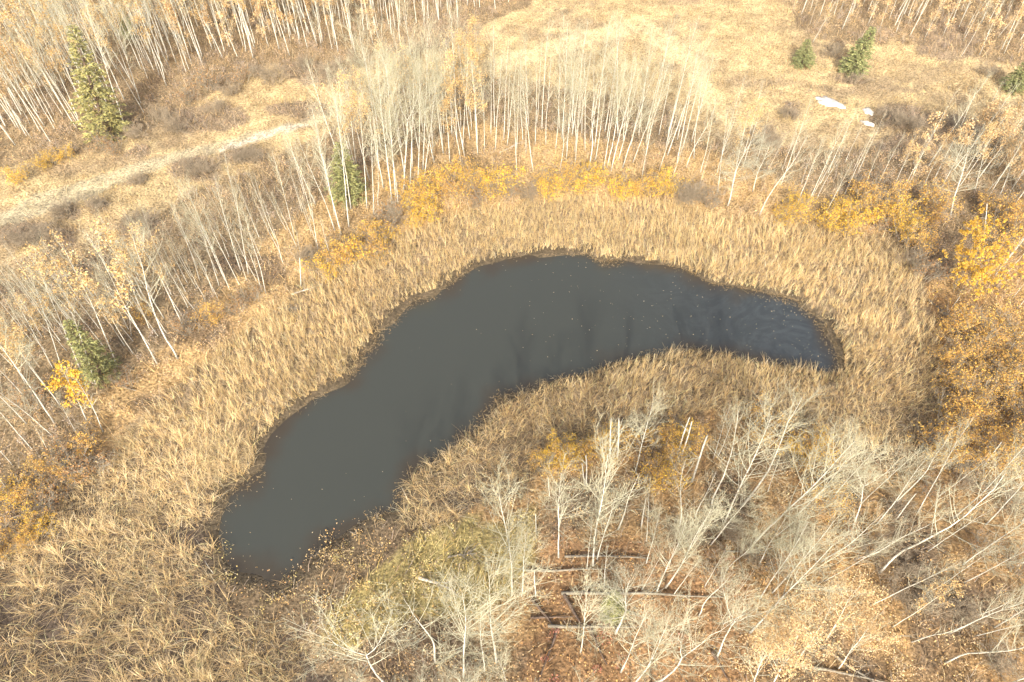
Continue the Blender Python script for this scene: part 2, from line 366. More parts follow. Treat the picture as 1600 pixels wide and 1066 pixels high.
# dry grass / undergrowth over everything that is not reed or water
x, y, u, v = scatter(430000)
c_, z_ = zones(x, y); s_ = spond(x, y)
k = (z_ != 9) & (s_ > .1)
pr = np.select([z_ == 1, z_ == 8, z_ == 10, z_ == 4, z_ == 5], [1.0, .25, .5, .30, 1.0], .62)
pr = pr * np.clip(.35 + 1.1 * fbm(x * .5, y * .5, 81), 0, 1)
k &= rng.uniform(0, 1, len(x)) < pr
x, y, u, v, c_, z_ = x[k], y[k], u[k], v[k], c_[k], z_[k]
n = len(x); print("grass", n)
P = np.stack([x, y, gz(x, y) - .02], 1)
Ln = rng.uniform(.22, .72, n) * (.6 + .8 * vnoise(x * 1.4, y * 1.4, 83)) * np.select([z_ == 1, z_ == 2, z_ == 5, z_ == 7, z_ == 4], [.7, 1.2, 1.3, 1.5, .9], 1.25)
az = fbm(x * .2, y * .2, 82) * 9 + rng.normal(0, 1.3, n)
lean = np.abs(rng.normal(.35, .25, n)); bend = np.abs(rng.normal(.3, .25, n)).clip(0, .9)
wd = rng.uniform(.02, .05, n)
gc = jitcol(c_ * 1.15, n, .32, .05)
pal = rng.uniform(0, 1, n)
gc = np.where(((pal < .22) & (z_ != 1))[:, None], jitcol((.50, .38, .21), n, .15), gc)
gc = np.where(((pal > .86) & (z_ != 1))[:, None], jitcol((.27, .21, .16), n, .2), gc)
V, F, cc = ribbons(P, az, lean, bend, Ln, wd, gc, 2)
o = link("dry_grass", mesh("dry_grass", V, F, M_grass, cc)); tag(o, "tan dry grass and stalks over the meadow and wood floor", "grass", kind="stuff")

DOR_ = [(.64, .43, .14), (.52, .34, .12), (.70, .49, .17), (.36, .25, .14), (.74, .52, .14)]
# leaf quads
def leafquads(P, size, col, flat=0.0, r=rng):
    n = len(P)
    nrm = r.normal(0, 1, (n, 3)); nrm[:, 2] = np.abs(nrm[:, 2]) + flat
    nrm /= np.linalg.norm(nrm, axis=1, keepdims=True)
    t = r.normal(0, 1, (n, 3)); a = np.cross(nrm, t); a /= np.linalg.norm(a, axis=1, keepdims=True) + 1e-9; b = np.cross(nrm, a)
    s = (np.broadcast_to(size, (n,)) * .5)[:, None]
    V = np.stack([P - a * s, P - b * s * .75, P + a * s, P + b * s * .75], 1).reshape(-1, 3)
    F = np.arange(n * 4).reshape(-1, 4)
    return V, F, np.repeat(col, 4, 0)
x, y, u, v = scatter(460000)
c_, z_ = zones(x, y); s_ = spond(x, y)
k = (z_ != 9) & (z_ != 1) & (z_ != 8) & (s_ > np.where(rng.uniform(0, 1, len(x)) < .3, -.9, 0)) & (rng.uniform(0, 1, len(x)) < np.select([z_ == 4, z_ == 10, z_ == 6, z_ == 3], [.9, .45, .7, .9], .5))
x, y, u, v, c_, z_ = x[k], y[k], u[k], v[k], c_[k], z_[k]
n = len(x); print("litter", n)
lift = rng.uniform(0.01, .12, n) + (rng.uniform(0, 1, n) < .35) * rng.uniform(.05, .55, n) * np.where((z_ == 4) | (z_ == 10), .25, 1)
P = np.stack([x, y, np.maximum(gz(x, y), 0) + lift], 1)
pal = np.array([(.62, .40, .18), (.52, .30, .13), (.38, .20, .10), (.64, .48, .27), (.44, .33, .20), (.66, .43, .15)])
pi_ = rng.integers(0, 6, n)
lc = jitcol(pal[pi_], n, .2, .05) * .75 + c_ * .35
V, F, cc = leafquads(P, rng.uniform(.045, .115, n), lc, flat=1.2)
o = link("leaf_litter", mesh("leaf_litter", V, F, M_litter, cc)); tag(o, "orange and rust fallen leaves littering the wood floor", "leaves", kind="stuff")

# low leafy brush: mounds of clinging leaves and stalks
x, y, u, v = scatter(42000)
c_, z_ = zones(x, y); s_ = spond(x, y)
k = (z_ != 9) & (z_ != 8) & (s_ > np.where(rng.uniform(0, 1, len(x)) < .15, -.5, .15))
pr = np.select([z_ == 1, z_ == 2, z_ == 3, z_ == 4, z_ == 5, z_ == 7, z_ == 10], [.06, .6, .9, .45, 1.0, .5, .75], .6) * np.clip(vnoise(x * .6, y * .6, 96) * 2 - .35, 0, 1)
k &= rng.uniform(0, 1, len(x)) < pr
x, y, c_, z_ = x[k], y[k], c_[k], z_[k]; n = len(x); m = 42; print("brush", n)
rad = rng.uniform(.18, .55, n); hh = rng.uniform(.25, .95, n) * np.select([z_ == 10, z_ == 4, z_ == 1], [.5, .5, .5], 1.0)
PAL = {1: [(.45, .34, .18), (.33, .25, .16)], 2: [(.66, .46, .22), (.56, .40, .22), (.50, .36, .22)], 3: DOR_ , 4: [(.52, .35, .17), (.40, .24, .14), (.46, .20, .14), (.58, .42, .21)], 5: [(.58, .46, .18), (.46, .38, .15), (.66, .52, .24), (.55, .39, .16)],
       6: [(.54, .39, .20), (.47, .34, .20), (.62, .47, .25)], 7: [(.30, .22, .17), (.36, .26, .18)], 10: [(.58, .40, .18), (.42, .31, .16), (.32, .25, .14), (.46, .38, .16)], 0: [(.48, .34, .21), (.38, .30, .23), (.56, .39, .22), (.42, .34, .27)]}
base = np.zeros((n, 3))
for zk, pal in PAL.items():
    mk = z_ == zk; base[mk] = np.array(pal)[rng.integers(0, len(pal), mk.sum())]
a = rng.uniform(0, 6.283, (n, m)); q = rng.uniform(0, 1, (n, m)) ** .5; t = rng.uniform(.15, 1, (n, m))
PX = x[:, None] + np.cos(a) * q * rad[:, None]; PY = y[:, None] + np.sin(a) * q * rad[:, None]
PZ = np.maximum(gz(x, y), 0)[:, None] + hh[:, None] * t * np.sqrt(np.clip(1 - .75 * q ** 2, 0, 1))
P = np.stack([PX, PY, PZ], -1).reshape(-1, 3); N_ = len(P)
cb = np.repeat(base, m, 0); lc = jitcol(cb, N_, .2, .04)
V1, F1, C1 = leafquads(P, rng.uniform(.045, .105, N_), lc, flat=.4)
ms = 7; xs = np.repeat(x, ms) + rng.normal(0, .12, n * ms); ys = np.repeat(y, ms) + rng.normal(0, .12, n * ms)
V2, F2, C2 = ribbons(np.stack([xs, ys, np.maximum(gz(xs, ys), 0)], 1), rng.uniform(0, 6.28, n * ms), np.abs(rng.normal(.35, .2, n * ms)), np.abs(rng.normal(.1, .1, n * ms)), np.repeat(hh, ms) * rng.uniform(.9, 1.5, n * ms), rng.uniform(.010, .02, n * ms), jitcol((.42, .36, .28), n * ms, .2), 2)
o = link("undergrowth", mesh("undergrowth", np.concatenate([V1, V2]), np.concatenate([F1, F2 + len(V1)]), M_litter, np.concatenate([C1, C2]))); tag(o, "low brown and orange leafy brush under the trees", "undergrowth", kind="stuff")

# leaves and froth floating on the water
x = rng.uniform(x0, x1, 45000); y = rng.uniform(y0, y1, 45000); s_ = spond(x, y); u, v = g2px(x, y, 0)
p = .002 + .03 * sstep(700, 1000, u) * (v < 600) + .06 * sstep(1130, 1300, u) + .25 * np.exp(-np.abs(s_) / .5) * (v > 760) + .22 * np.exp(-np.abs(s_) / .35)
p *= .4 + 1.2 * vnoise(x * .5, y * .5, 91)
k = (s_ < -.02) & (rng.uniform(0, 1, len(x)) < p); x, y = x[k], y[k]; n = len(x)
P = np.stack([x, y, np.full(n, .008)], 1)
V, F, cc = leafquads(P, rng.uniform(.03, .075, n), jitcol((.50, .39, .23), n, .35), flat=40)
x = rng.uniform(x0, x1, 260000); y = rng.uniform(y0, y1, 260000); s_ = spond(x, y); u, v = g2px(x, y, 0)
k = (s_ < .5) & (s_ > -.9) & (rng.uniform(0, 1, len(x)) < sstep(.50, .68, fbm(x * .28, y * .28, 97) + .26 * np.exp(-np.abs(s_) / .45) + .10 * sstep(1150, 1290, u) * (s_ > -2.5)) * np.exp(-np.abs(s_) / .5) * np.where(v > 560, .55, 1))
x, y = x[k], y[k]; n = len(x); P2 = np.stack([x, y, np.full(n, .006) + rng.uniform(0, .05, n)], 1)
Va, Fa, Ca = ribbons(P2, rng.uniform(0, 6.28, n), rng.uniform(1.3, 1.56, n), np.zeros(n), rng.uniform(.06, .26, n), rng.uniform(.02, .05, n), jitcol((.27, .20, .11), n, .4, .06), 1)
F = np.concatenate([F, Fa + len(V)]); V = np.concatenate([V, Va]); cc = np.concatenate([cc, Ca])
o = link("floating_leaves", mesh("floating_leaves", V, F, M_litter, cc)); tag(o, "pale leaves and broken reed stalks floating on the dark pond water", "leaves", kind="stuff")

# ------------------------------------------------------------------ tree prototypes
class Tubes:
    def __init__(s): s.g = {}
    def add(s, pts, rad, sides, col):
        s.g.setdefault((len(pts), sides), []).append((np.asarray(pts, float), np.asarray(rad, float), col))
    def build(s):
        Vs, Fs, Cs = [], [], []; off = 0
        for (n, k), L in s.g.items():
            P = np.stack([a[0] for a in L]); Rd = np.stack([a[1] for a in L]); N = len(L)
            T = np.gradient(P, axis=1); T /= np.linalg.norm(T, axis=2, keepdims=True) + 1e-9
            ref = np.where(np.abs(T[:, :1, 2:3]) > .8, np.array([1., 0, 0]), np.array([0, 0, 1.]))
            A = np.cross(T, np.broadcast_to(ref, T.shape)); A /= np.linalg.norm(A, axis=2, keepdims=True) + 1e-9
            B = np.cross(T, A)
            th = np.arange(k) * 2 * np.pi / k
            V = P[:, :, None] + Rd[:, :, None, None] * (A[:, :, None] * np.cos(th)[None, None, :, None] + B[:, :, None] * np.sin(th)[None, None, :, None])
            i = np.arange(N)[:, None, None] * n * k + np.arange(n - 1)[None, :, None] * k + np.arange(k)[None, None, :]
            j = np.arange(N)[:, None, None] * n * k + np.arange(n - 1)[None, :, None] * k + ((np.arange(k) + 1) % k)[None, None, :]
            Fq = np.stack([i, j, j + k, i + k], -1).reshape(-1, 4) + off
            col = np.stack([np.broadcast_to(a[2], (3,)) for a in L])
            Vs.append(V.reshape(-1, 3)); Fs.append(Fq); Cs.append(np.repeat(col, n * k, 0)); off += N * n * k
        return np.concatenate(Vs), np.concatenate(Fs), np.concatenate(Cs)
def limb(r, p0, d, L, n, up, wob):
    """curved polyline from p0 in direction d"""
    pts = [np.array(p0, float)]; d = np.array(d, float); d /= np.linalg.norm(d); st = L / (n - 1)
    for i in range(n - 1):
        d = d + np.array([0, 0, up]) + r.normal(0, wob, 3); d /= np.linalg.norm(d)
        pts.append(pts[-1] + d * st)
    return np.array(pts)
def at_(pts, t):
    f = t * (len(pts) - 1); i = min(int(f), len(pts) - 2); return pts[i] + (pts[i + 1] - pts[i]) * (f - i), pts[i + 1] - pts[i]
def side_dir(r, d, ang, az=None):
    d = d / (np.linalg.norm(d) + 1e-9); a = np.cross(d, r.normal(0, 1, 3)); 
    if az is not None:
        a = np.array([math.cos(az), math.sin(az), 0]); a = a - d * a.dot(d)
    a /= np.linalg.norm(a) + 1e-9
    return d * math.cos(ang) + a * math.sin(ang)

WHITE = np.array((.62, .61, .53)); CREAM = np.array((.53, .515, .395)); PALE = np.array((.47, .445, .305)); GREYB = np.array((.33, .29, .22))
def make_tree(seed, Ht=10., t0=.45, nprim=26, plen=.20, ang=(62, 35), crook=.03, fork=0, leafn=0, leafcol=None, twig=1.0, bark=WHITE, tw=PALE, r0=.011, up=.12, leafsz=.12, sec=7):
    r = np.random.default_rng(seed); T, Cw = Tubes(), Tubes(); leafP = []
    n = 11
    pts = [np.zeros(3)]; d = np.array([0, 0, 1.])
    for i in range(n - 1):
        d = d + r.normal(0, crook, 3) * np.array([1, 1, 0]); d[:2] *= .85; d /= np.linalg.norm(d); pts.append(pts[-1] + d * Ht / (n - 1))
    pts = np.array(pts); pts[:, :2] -= np.linspace(0, 1, n)[:, None] * pts[-1, :2]
    rb = r0 * Ht; rad = rb * (1 - .88 * np.linspace(0, 1, n) ** .9); rad[0] *= 1.25
    pts[0, 2] -= .12
    leaders = []
    if fork:
        cut = 6; T.add(pts[:cut + 1], rad[:cut + 1], 7, bark)
        for f in range(fork):
            a = 2 * math.pi * f / fork + r.uniform(-.5, .5)
            L = Ht * r.uniform(.38, .5) if f == 0 or fork > 1 else Ht * .4
            lp = limb(r, pts[cut], (math.sin(R(32)) * math.cos(a), math.sin(R(32)) * math.sin(a), math.cos(R(32))), L, 7, .13, .09)
            lr = rad[cut] * .72 * (1 - .85 * np.linspace(0, 1, 7)); T.add(lp, lr, 6, bark); leaders.append((lp, lr, 0.1))
        leaders.append((pts[:cut + 1], rad[:cut + 1], .75))
    else:
        T.add(pts, rad, 7, bark); leaders.append((pts, rad, t0))
    for (lp, lr, ts) in leaders:
        npm = nprim if not fork else int(nprim * (.55 if lp is not leaders[-1][0] else .2))
        for q in range(npm):
            t = ts + (0.985 - ts) * ((q + r.uniform(0, .8)) / npm); p, dd = at_(lp, t)
            rel = (t - ts) / (1 - ts)
            L = Ht * plen * r.uniform(.55, 1.25) * (math.sin(math.pi * (0.22 + .70 * rel)) ** .8) + .25
            a = R(ang[0] + (ang[1] - ang[0]) * rel + r.uniform(-10, 10))
            d0 = side_dir(r, dd, a, r.uniform(0, 2 * math.pi))
            bp = limb(r, p, d0, L, 6, up, .06)
            br = min(float(np.interp(t, np.linspace(0, 1, len(lr)), lr)) * .6, .0065 + .007 * L)
            Cw.add(bp, np.linspace(br, .004, 6), 4, CREAM if bark is WHITE else tw)
            nsec = max(2, int(sec * L / 1.6))
            for q2 in range(nsec):
                t2 = .22 + .78 * (q2 + r.uniform(0, 1)) / nsec; p2, d2 = at_(bp, min(t2, .999))
                L2 = L * r.uniform(.22, .5) * (1.15 - .5 * t2)
                s2 = limb(r, p2, side_dir(r, d2, R(r.uniform(28, 58))), L2, 4, .13, .12)
                Cw.add(s2, np.linspace(max(.006, br * .42), .0035, 4), 3, CREAM * .5 + tw * .5)
                for q3 in range(int(twig * (2 + L2 * 4))):
                    p3, d3 = at_(s2, r.uniform(.15, .999))
                    L3 = r.uniform(.18, .5)
                    s3 = limb(r, p3, side_dir(r, d3, R(r.uniform(25, 60))), L3, 3, .15, .1)
                    Cw.add(s3, [.004, .0034, .0025], 3, tw)
                    if leafn: leafP += [s3[1], s3[2], s3[2]]
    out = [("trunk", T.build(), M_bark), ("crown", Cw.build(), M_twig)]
    if leafn:
        L = np.array(leafP); L = L[L[:, 2] > Ht * min(.45, t0)]
        # leaves hang on in clusters: some twigs are stripped, others full
        key = vnoise(L[:, 0] * 1.6 + L[:, 2] * 1.1, L[:, 1] * 1.6, seed)
        L = L[key > .5]
        ids = r.integers(0, len(L), leafn); P = L[ids] + r.normal(0, .13, (leafn, 3))
        lc = np.asarray(leafcol)[r.integers(0, len(leafcol), leafn)] * r.normal(1, .15, (leafn, 1)).clip(.6, 1.4)
        out.append(("leaves", leafquads(P, r.uniform(.6, 1.2, leafn) * leafsz, lc, r=r), M_leaf))
    return dict(H=Ht, parts=out)

ORG = [(.75, .53, .25), (.71, .47, .20), (.79, .58, .30), (.56, .38, .17), (.73, .55, .29)]
YEL = [(.84, .56, .08), (.80, .48, .08), (.84, .60, .12), (.84, .57, .08), (.62, .40, .12)]
TANL = [(.74, .55, .31), (.68, .48, .25), (.78, .60, .36), (.55, .38, .20)]
DOR = [(.76, .47, .13), (.70, .40, .11), (.80, .53, .14), (.52, .31, .12), (.84, .57, .14)]
PR = {}
for i in range(5): PR['A%d' % i] = make_tree(10 + i, 10, .46, 22, .135, (46, 22), .02, sec=6, twig=.8, r0=.0046)
for i in range(5): PR['B%d' % i] = make_tree(30 + i, 8, .34, 26, .225, (54, 22), .03, sec=7, twig=1.0, r0=.0052, up=.13)
for i in range(3): PR['C%d' % i] = make_tree(50 + i, 8.5, .4, 34, .19, (60, 35), .05, fork=2 + (i == 2), sec=6, twig=.75, r0=.0064)
for i in range(3): PR['K%d' % i] = make_tree(60 + i, 8.5, .42, 20, .20, (62, 28), .07, sec=6, twig=.75, r0=.0062)
for i in range(4): PR['L%d' % i] = make_tree(70 + i, 9.5, .42, 24, .14, (52, 28), .03, leafn=850, leafcol=ORG, sec=5, twig=.7, r0=.0048, leafsz=.12)
for i in range(2): PR['M%d' % i] = make_tree(80 + i, 7, .25, 26, .26, (60, 32), .05, leafn=2400, leafcol=TANL, sec=6, twig=.6, r0=.007, leafsz=.095)
for i in range(3): PR['N%d' % i] = make_tree(85 + i, 5, .12, 16, .12, (50, 28), .03, leafn=700, leafcol=TANL, sec=5, twig=.6, r0=.0055, leafsz=.12)
PR['Y0'] = make_tree(90, 5, .2, 22, .16, (50, 30), .04, leafn=1300, leafcol=YEL, sec=5, twig=.7, r0=.008, leafsz=.14)
for i in range(2): PR['T%d' % i] = make_tree(95 + i, 8, .25, 34, .25, (75, 45), .09, sec=9, twig=1.2, tw=np.array((.44, .43, .32)), r0=.009, up=.02)   # dense greenish twigs
for i in range(3): PR['Q%d' % i] = make_tree(100 + i, 5, .35, 9, .12, (45, 25), .04, sec=3, twig=.5, r0=.007)
def snag(seed, Ht=4.5, arms=2):
    r = np.random.default_rng(seed); T = Tubes(); pts = limb(r, (0, 0, -.1), (0, 0, 1), Ht, 7, .1, .02); rad = np.linspace(.062, .036, 7)
    T.add(pts, rad, 7, WHITE * .98)
    T.add(np.array([pts[-1], pts[-1] + [.02, .01, .16]]), [.036, .005], 5, WHITE * .8)
    Cw = Tubes()
    for q in range(arms + 1):
        p, d = at_(pts, r.uniform(.5, .95)); Cw.add(limb(r, p, side_dir(r, d, R(65)), r.uniform(.25, .9), 4, .02, .12), [.022, .016, .012, .006], 4, CREAM)
    return dict(H=Ht, parts=[("trunk", T.build(), M_bark), ("branch_stub", Cw.build(), M_twig)])
for i in range(3): PR['S%d' % i] = snag(120 + i, 4.5, i)
def lowlod(seed):
    return make_tree(seed, 10, .4, 15, .12, (44, 22), .025, sec=5, twig=.6, r0=.0038)
for i in range(4): PR['D%d' % i] = lowlod(140 + i)

def spruce(seed, Ht=6., base=.26, dens=1.0, cols=((.31, .32, .13), (.25, .28, .12), (.38, .38, .17), (.18, .20, .10)), gap=.0):
    r = np.random.default_rng(seed); T = Tubes(); z = np.linspace(-.1, Ht, 8); T.add(np.stack([z * 0, z * 0, z], 1), np.linspace(.018 * Ht, .01, 8), 6, np.array((.16, .11, .08)))
    Cw = Tubes(); P, A, LN, BD, LE, WD, CO = [], [], [], [], [], [], []
    zz = .35
    while zz < Ht * .97:
        rel = zz / Ht; Lb = Ht * base * (1 - rel) ** .85 * (1 - .35 * max(0, .15 - rel) / .15) + .12
        nb = int(7 + 5 * (1 - rel))
        a0 = r.uniform(0, 6.28)
        for b in range(nb):
            if r.uniform() < gap: continue
            a = a0 + 6.283 * b / nb + r.uniform(-.25, .25); L = Lb * r.uniform(.75, 1.15)
            bp = limb(r, (0, 0, zz + r.uniform(-.1, .1)), (math.cos(a), math.sin(a), .18 + .3 * rel), L, 5, -.09 if rel < .7 else .05, .04)
            Cw.add(bp, np.linspace(.02, .006, 5), 3, np.array((.17, .12, .08)))
            for q in range(int((5 + L * 18) * dens)):
                t = r.uniform(.15, 1) ** .75; p, d = at_(bp, min(t, .999))
                P.append(p); A.append(a + r.choice([-1, 1]) * r.uniform(.3, 1.2)); LN.append(r.uniform(.16, .34) * (1.2 - .4 * t) * (Ht / 6) ** .5)
                LE.append(r.uniform(1.0, 1.75)); BD.append(r.uniform(.0, .35)); WD.append(r.uniform(.05, .10) * (Ht / 6) ** .5); CO.append(cols[r.integers(0, len(cols))])
        zz += r.uniform(.20, .30) * (Ht / 6) ** .6
    n = len(P); CO = np.array(CO) * r.normal(1, .15, (n, 1)).clip(.6, 1.5)
    P = np.array(P); P[:, 2] += 0
    # needle sprays: short drooping ribbons
    V, F, cc = ribbons_free(P, np.array(A), np.array(LE), np.array(LN), np.array(WD), CO, r)
    return dict(H=Ht, parts=[("trunk", T.build(), M_bark), ("branches", Cw.build(), M_twig), ("needles", (V, F, cc), M_needle)])
def ribbons_free(P, az, le, Ln, wd, col, r):
    d = np.stack([np.cos(az) * np.sin(le), np.sin(az) * np.sin(le), np.cos(le)], 1)
    s = np.cross(d, r.normal(0, 1, d.shape) + np.array([0, 0, 1.5])); s /= np.linalg.norm(s, axis=1, keepdims=True) + 1e-9
    m = P + d * Ln[:, None] * .55; e = P + d * Ln[:, None] - np.array([0, 0, 1]) * Ln[:, None] * .25
    w = wd[:, None] * .5
    V = np.stack([P - s * w * .5, P + s * w * .5, m + s * w, m - s * w, e + s * w * .3, e - s * w * .3], 1).reshape(-1, 3)
    b = np.arange(len(P))[:, None] * 6
    F = np.stack([b + np.array([[0, 1, 2, 3]]), b + np.array([[3, 2, 4, 5]])], 1).reshape(-1, 4)
    return V, F, np.repeat(col, 6, 0)
PR['P0'] = spruce(200, 6, .27, 1.3); PR['P1'] = spruce(201, 6, .40, 1.2)
PR['P2'] = spruce(202, 13, .195, .8, cols=((.38, .35, .13), (.31, .29, .12), (.44, .39, .16), (.20, .20, .10)), gap=.24)
PR['P3'] = spruce(203, 6, .24, .8, cols=((.38, .38, .15), (.31, .31, .13), (.24, .25, .12)), gap=.15)

def bush(seed, Ht=2., nst=13, spread=.85, leafn=1800, cols=YEL, leafsz=.085, tw=GREYB, twig=1.0):
    r = np.random.default_rng(seed); S, Cw = Tubes(), Tubes(); LP = []
    for q in range(nst):
        a = r.uniform(0, 6.28); rr = r.uniform(0, .28) * Ht * spread
        p0 = (rr * math.cos(a), rr * math.sin(a), -.05); t = r.uniform(.1, .75) * spread
        bp = limb(r, p0, (math.cos(a) * t, math.sin(a) * t, 1), Ht * r.uniform(.65, 1.05), 6, .02, .1)
        S.add(bp, np.linspace(.02, .008, 6), 4, tw)
        for q2 in range(8):
            p2, d2 = at_(bp, r.uniform(.25, .99)); s2 = limb(r, p2, side_dir(r, d2, R(r.uniform(30, 65))), Ht * r.uniform(.18, .4), 4, .05, .13)
            Cw.add(s2, [.010, .008, .006, .005], 3, tw)
            for q3 in range(int(4 * twig)):
                p3, d3 = at_(s2, r.uniform(.2, .99)); s3 = limb(r, p3, side_dir(r, d3, R(r.uniform(30, 65))), Ht * r.uniform(.08, .2), 3, .05, .13)
                Cw.add(s3, [.006, .005, .004], 3, tw); LP += [s3[1], s3[2]]
    out = [("stems", S.build(), M_twig), ("twigs", Cw.build(), M_twig)]
    if leafn:
        L = np.array(LP); key = vnoise(L[:, 0] * 2.2 + L[:, 2], L[:, 1] * 2.2, seed); L = L[key > .35]
        P = L[r.integers(0, len(L), leafn)] + r.normal(0, .07, (leafn, 3)); P[:, 2] = np.maximum(P[:, 2], .05)
        lc = np.asarray(cols)[r.integers(0, len(cols), leafn)] * r.normal(1, .15, (leafn, 1)).clip(.6, 1.4)
        out.append(("leaves", leafquads(P, r.uniform(.6, 1.2, leafn) * leafsz, lc, r=r), M_leaf))
    return dict(H=Ht, parts=out)
for i in range(3): PR['Yb%d' % i] = bush(300 + i, 1.9, cols=YEL, leafn=1900)
for i in range(4): PR['Ob%d' % i] = bush(310 + i, 2.2, cols=DOR, leafn=1700)
for i in range(2): PR['Rb%d' % i] = bush(320 + i, 1.6, cols=[(.50, .30, .14), (.42, .22, .09), (.55, .38, .18)], leafn=500)
for i in range(3): PR['Gb%d' % i] = bush(330 + i, 1.8, nst=16, leafn=0, tw=np.array((.34, .28, .20)), twig=2.2)
PR['Yt'] = bush(340, 6.0, nst=10, spread=.5, cols=YEL, leafn=9500, leafsz=.13, tw=GREYB)

for key, p in PR.items():
    p['me'] = [(nm, mesh(key_name, *a[:2], m, a[2])) for (nm, a, m) in p['parts'] for key_name in [nm]]
LEAN_CLAMP = 24
def put(key, name, x, y, z, scale, quat, spin, label, cat, group=None):
    e = bpy.data.objects.new(name, None); e.empty_display_size = .2; C.objects.link(e)
    e.location = (x, y, z); e.rotation_mode = 'QUATERNION'; e.rotation_quaternion = quat @ Quaternion((0, 0, 1), spin)
    e.scale = (scale,) * 3 if np.isscalar(scale) else scale
    tag(e, label, cat, group)
    for nm, me in PR[key]['me']:
        link(nm, me, e)
    return e
def axis_from_px(bx, by, tx, ty):
    x, y, z = onground(bx, by); d = ray(tx, ty); o_ = np.array([0, 0, CAMZ]); b = np.array([x, y, z])
    # height at which the sight line to the tip comes nearest the plumb line above the base
    up = np.array([0, 0, 1.]); w0 = b - o_; dd = d / np.linalg.norm(d)
    B = up @ dd; D = up @ w0; E = dd @ w0
    h = (B * E - D) / (1 - B * B); q = (E - B * D) / (1 - B * B)
    tip = o_ + dd * q; a = tip - b
    return (x, y, z), a
def tree_px(key, bx, by, tx, ty, label, cat="aspen", group=None, name="aspen_tree", wide=1.0):
    (x, y, z), a = axis_from_px(bx, by, tx, ty); L = float(np.linalg.norm(a)); L = max(L, 1.5)
    q = Vector((0, 0, 1)).rotation_difference(Vector(a).normalized())
    s = L / PR[key]['H']
    return put(key, name, x, y, z - .05, (s * wide, s * wide, s) if wide != 1 else s, q, random.uniform(0, 6.28), label, cat, group)
random.seed(11)
occupied = []
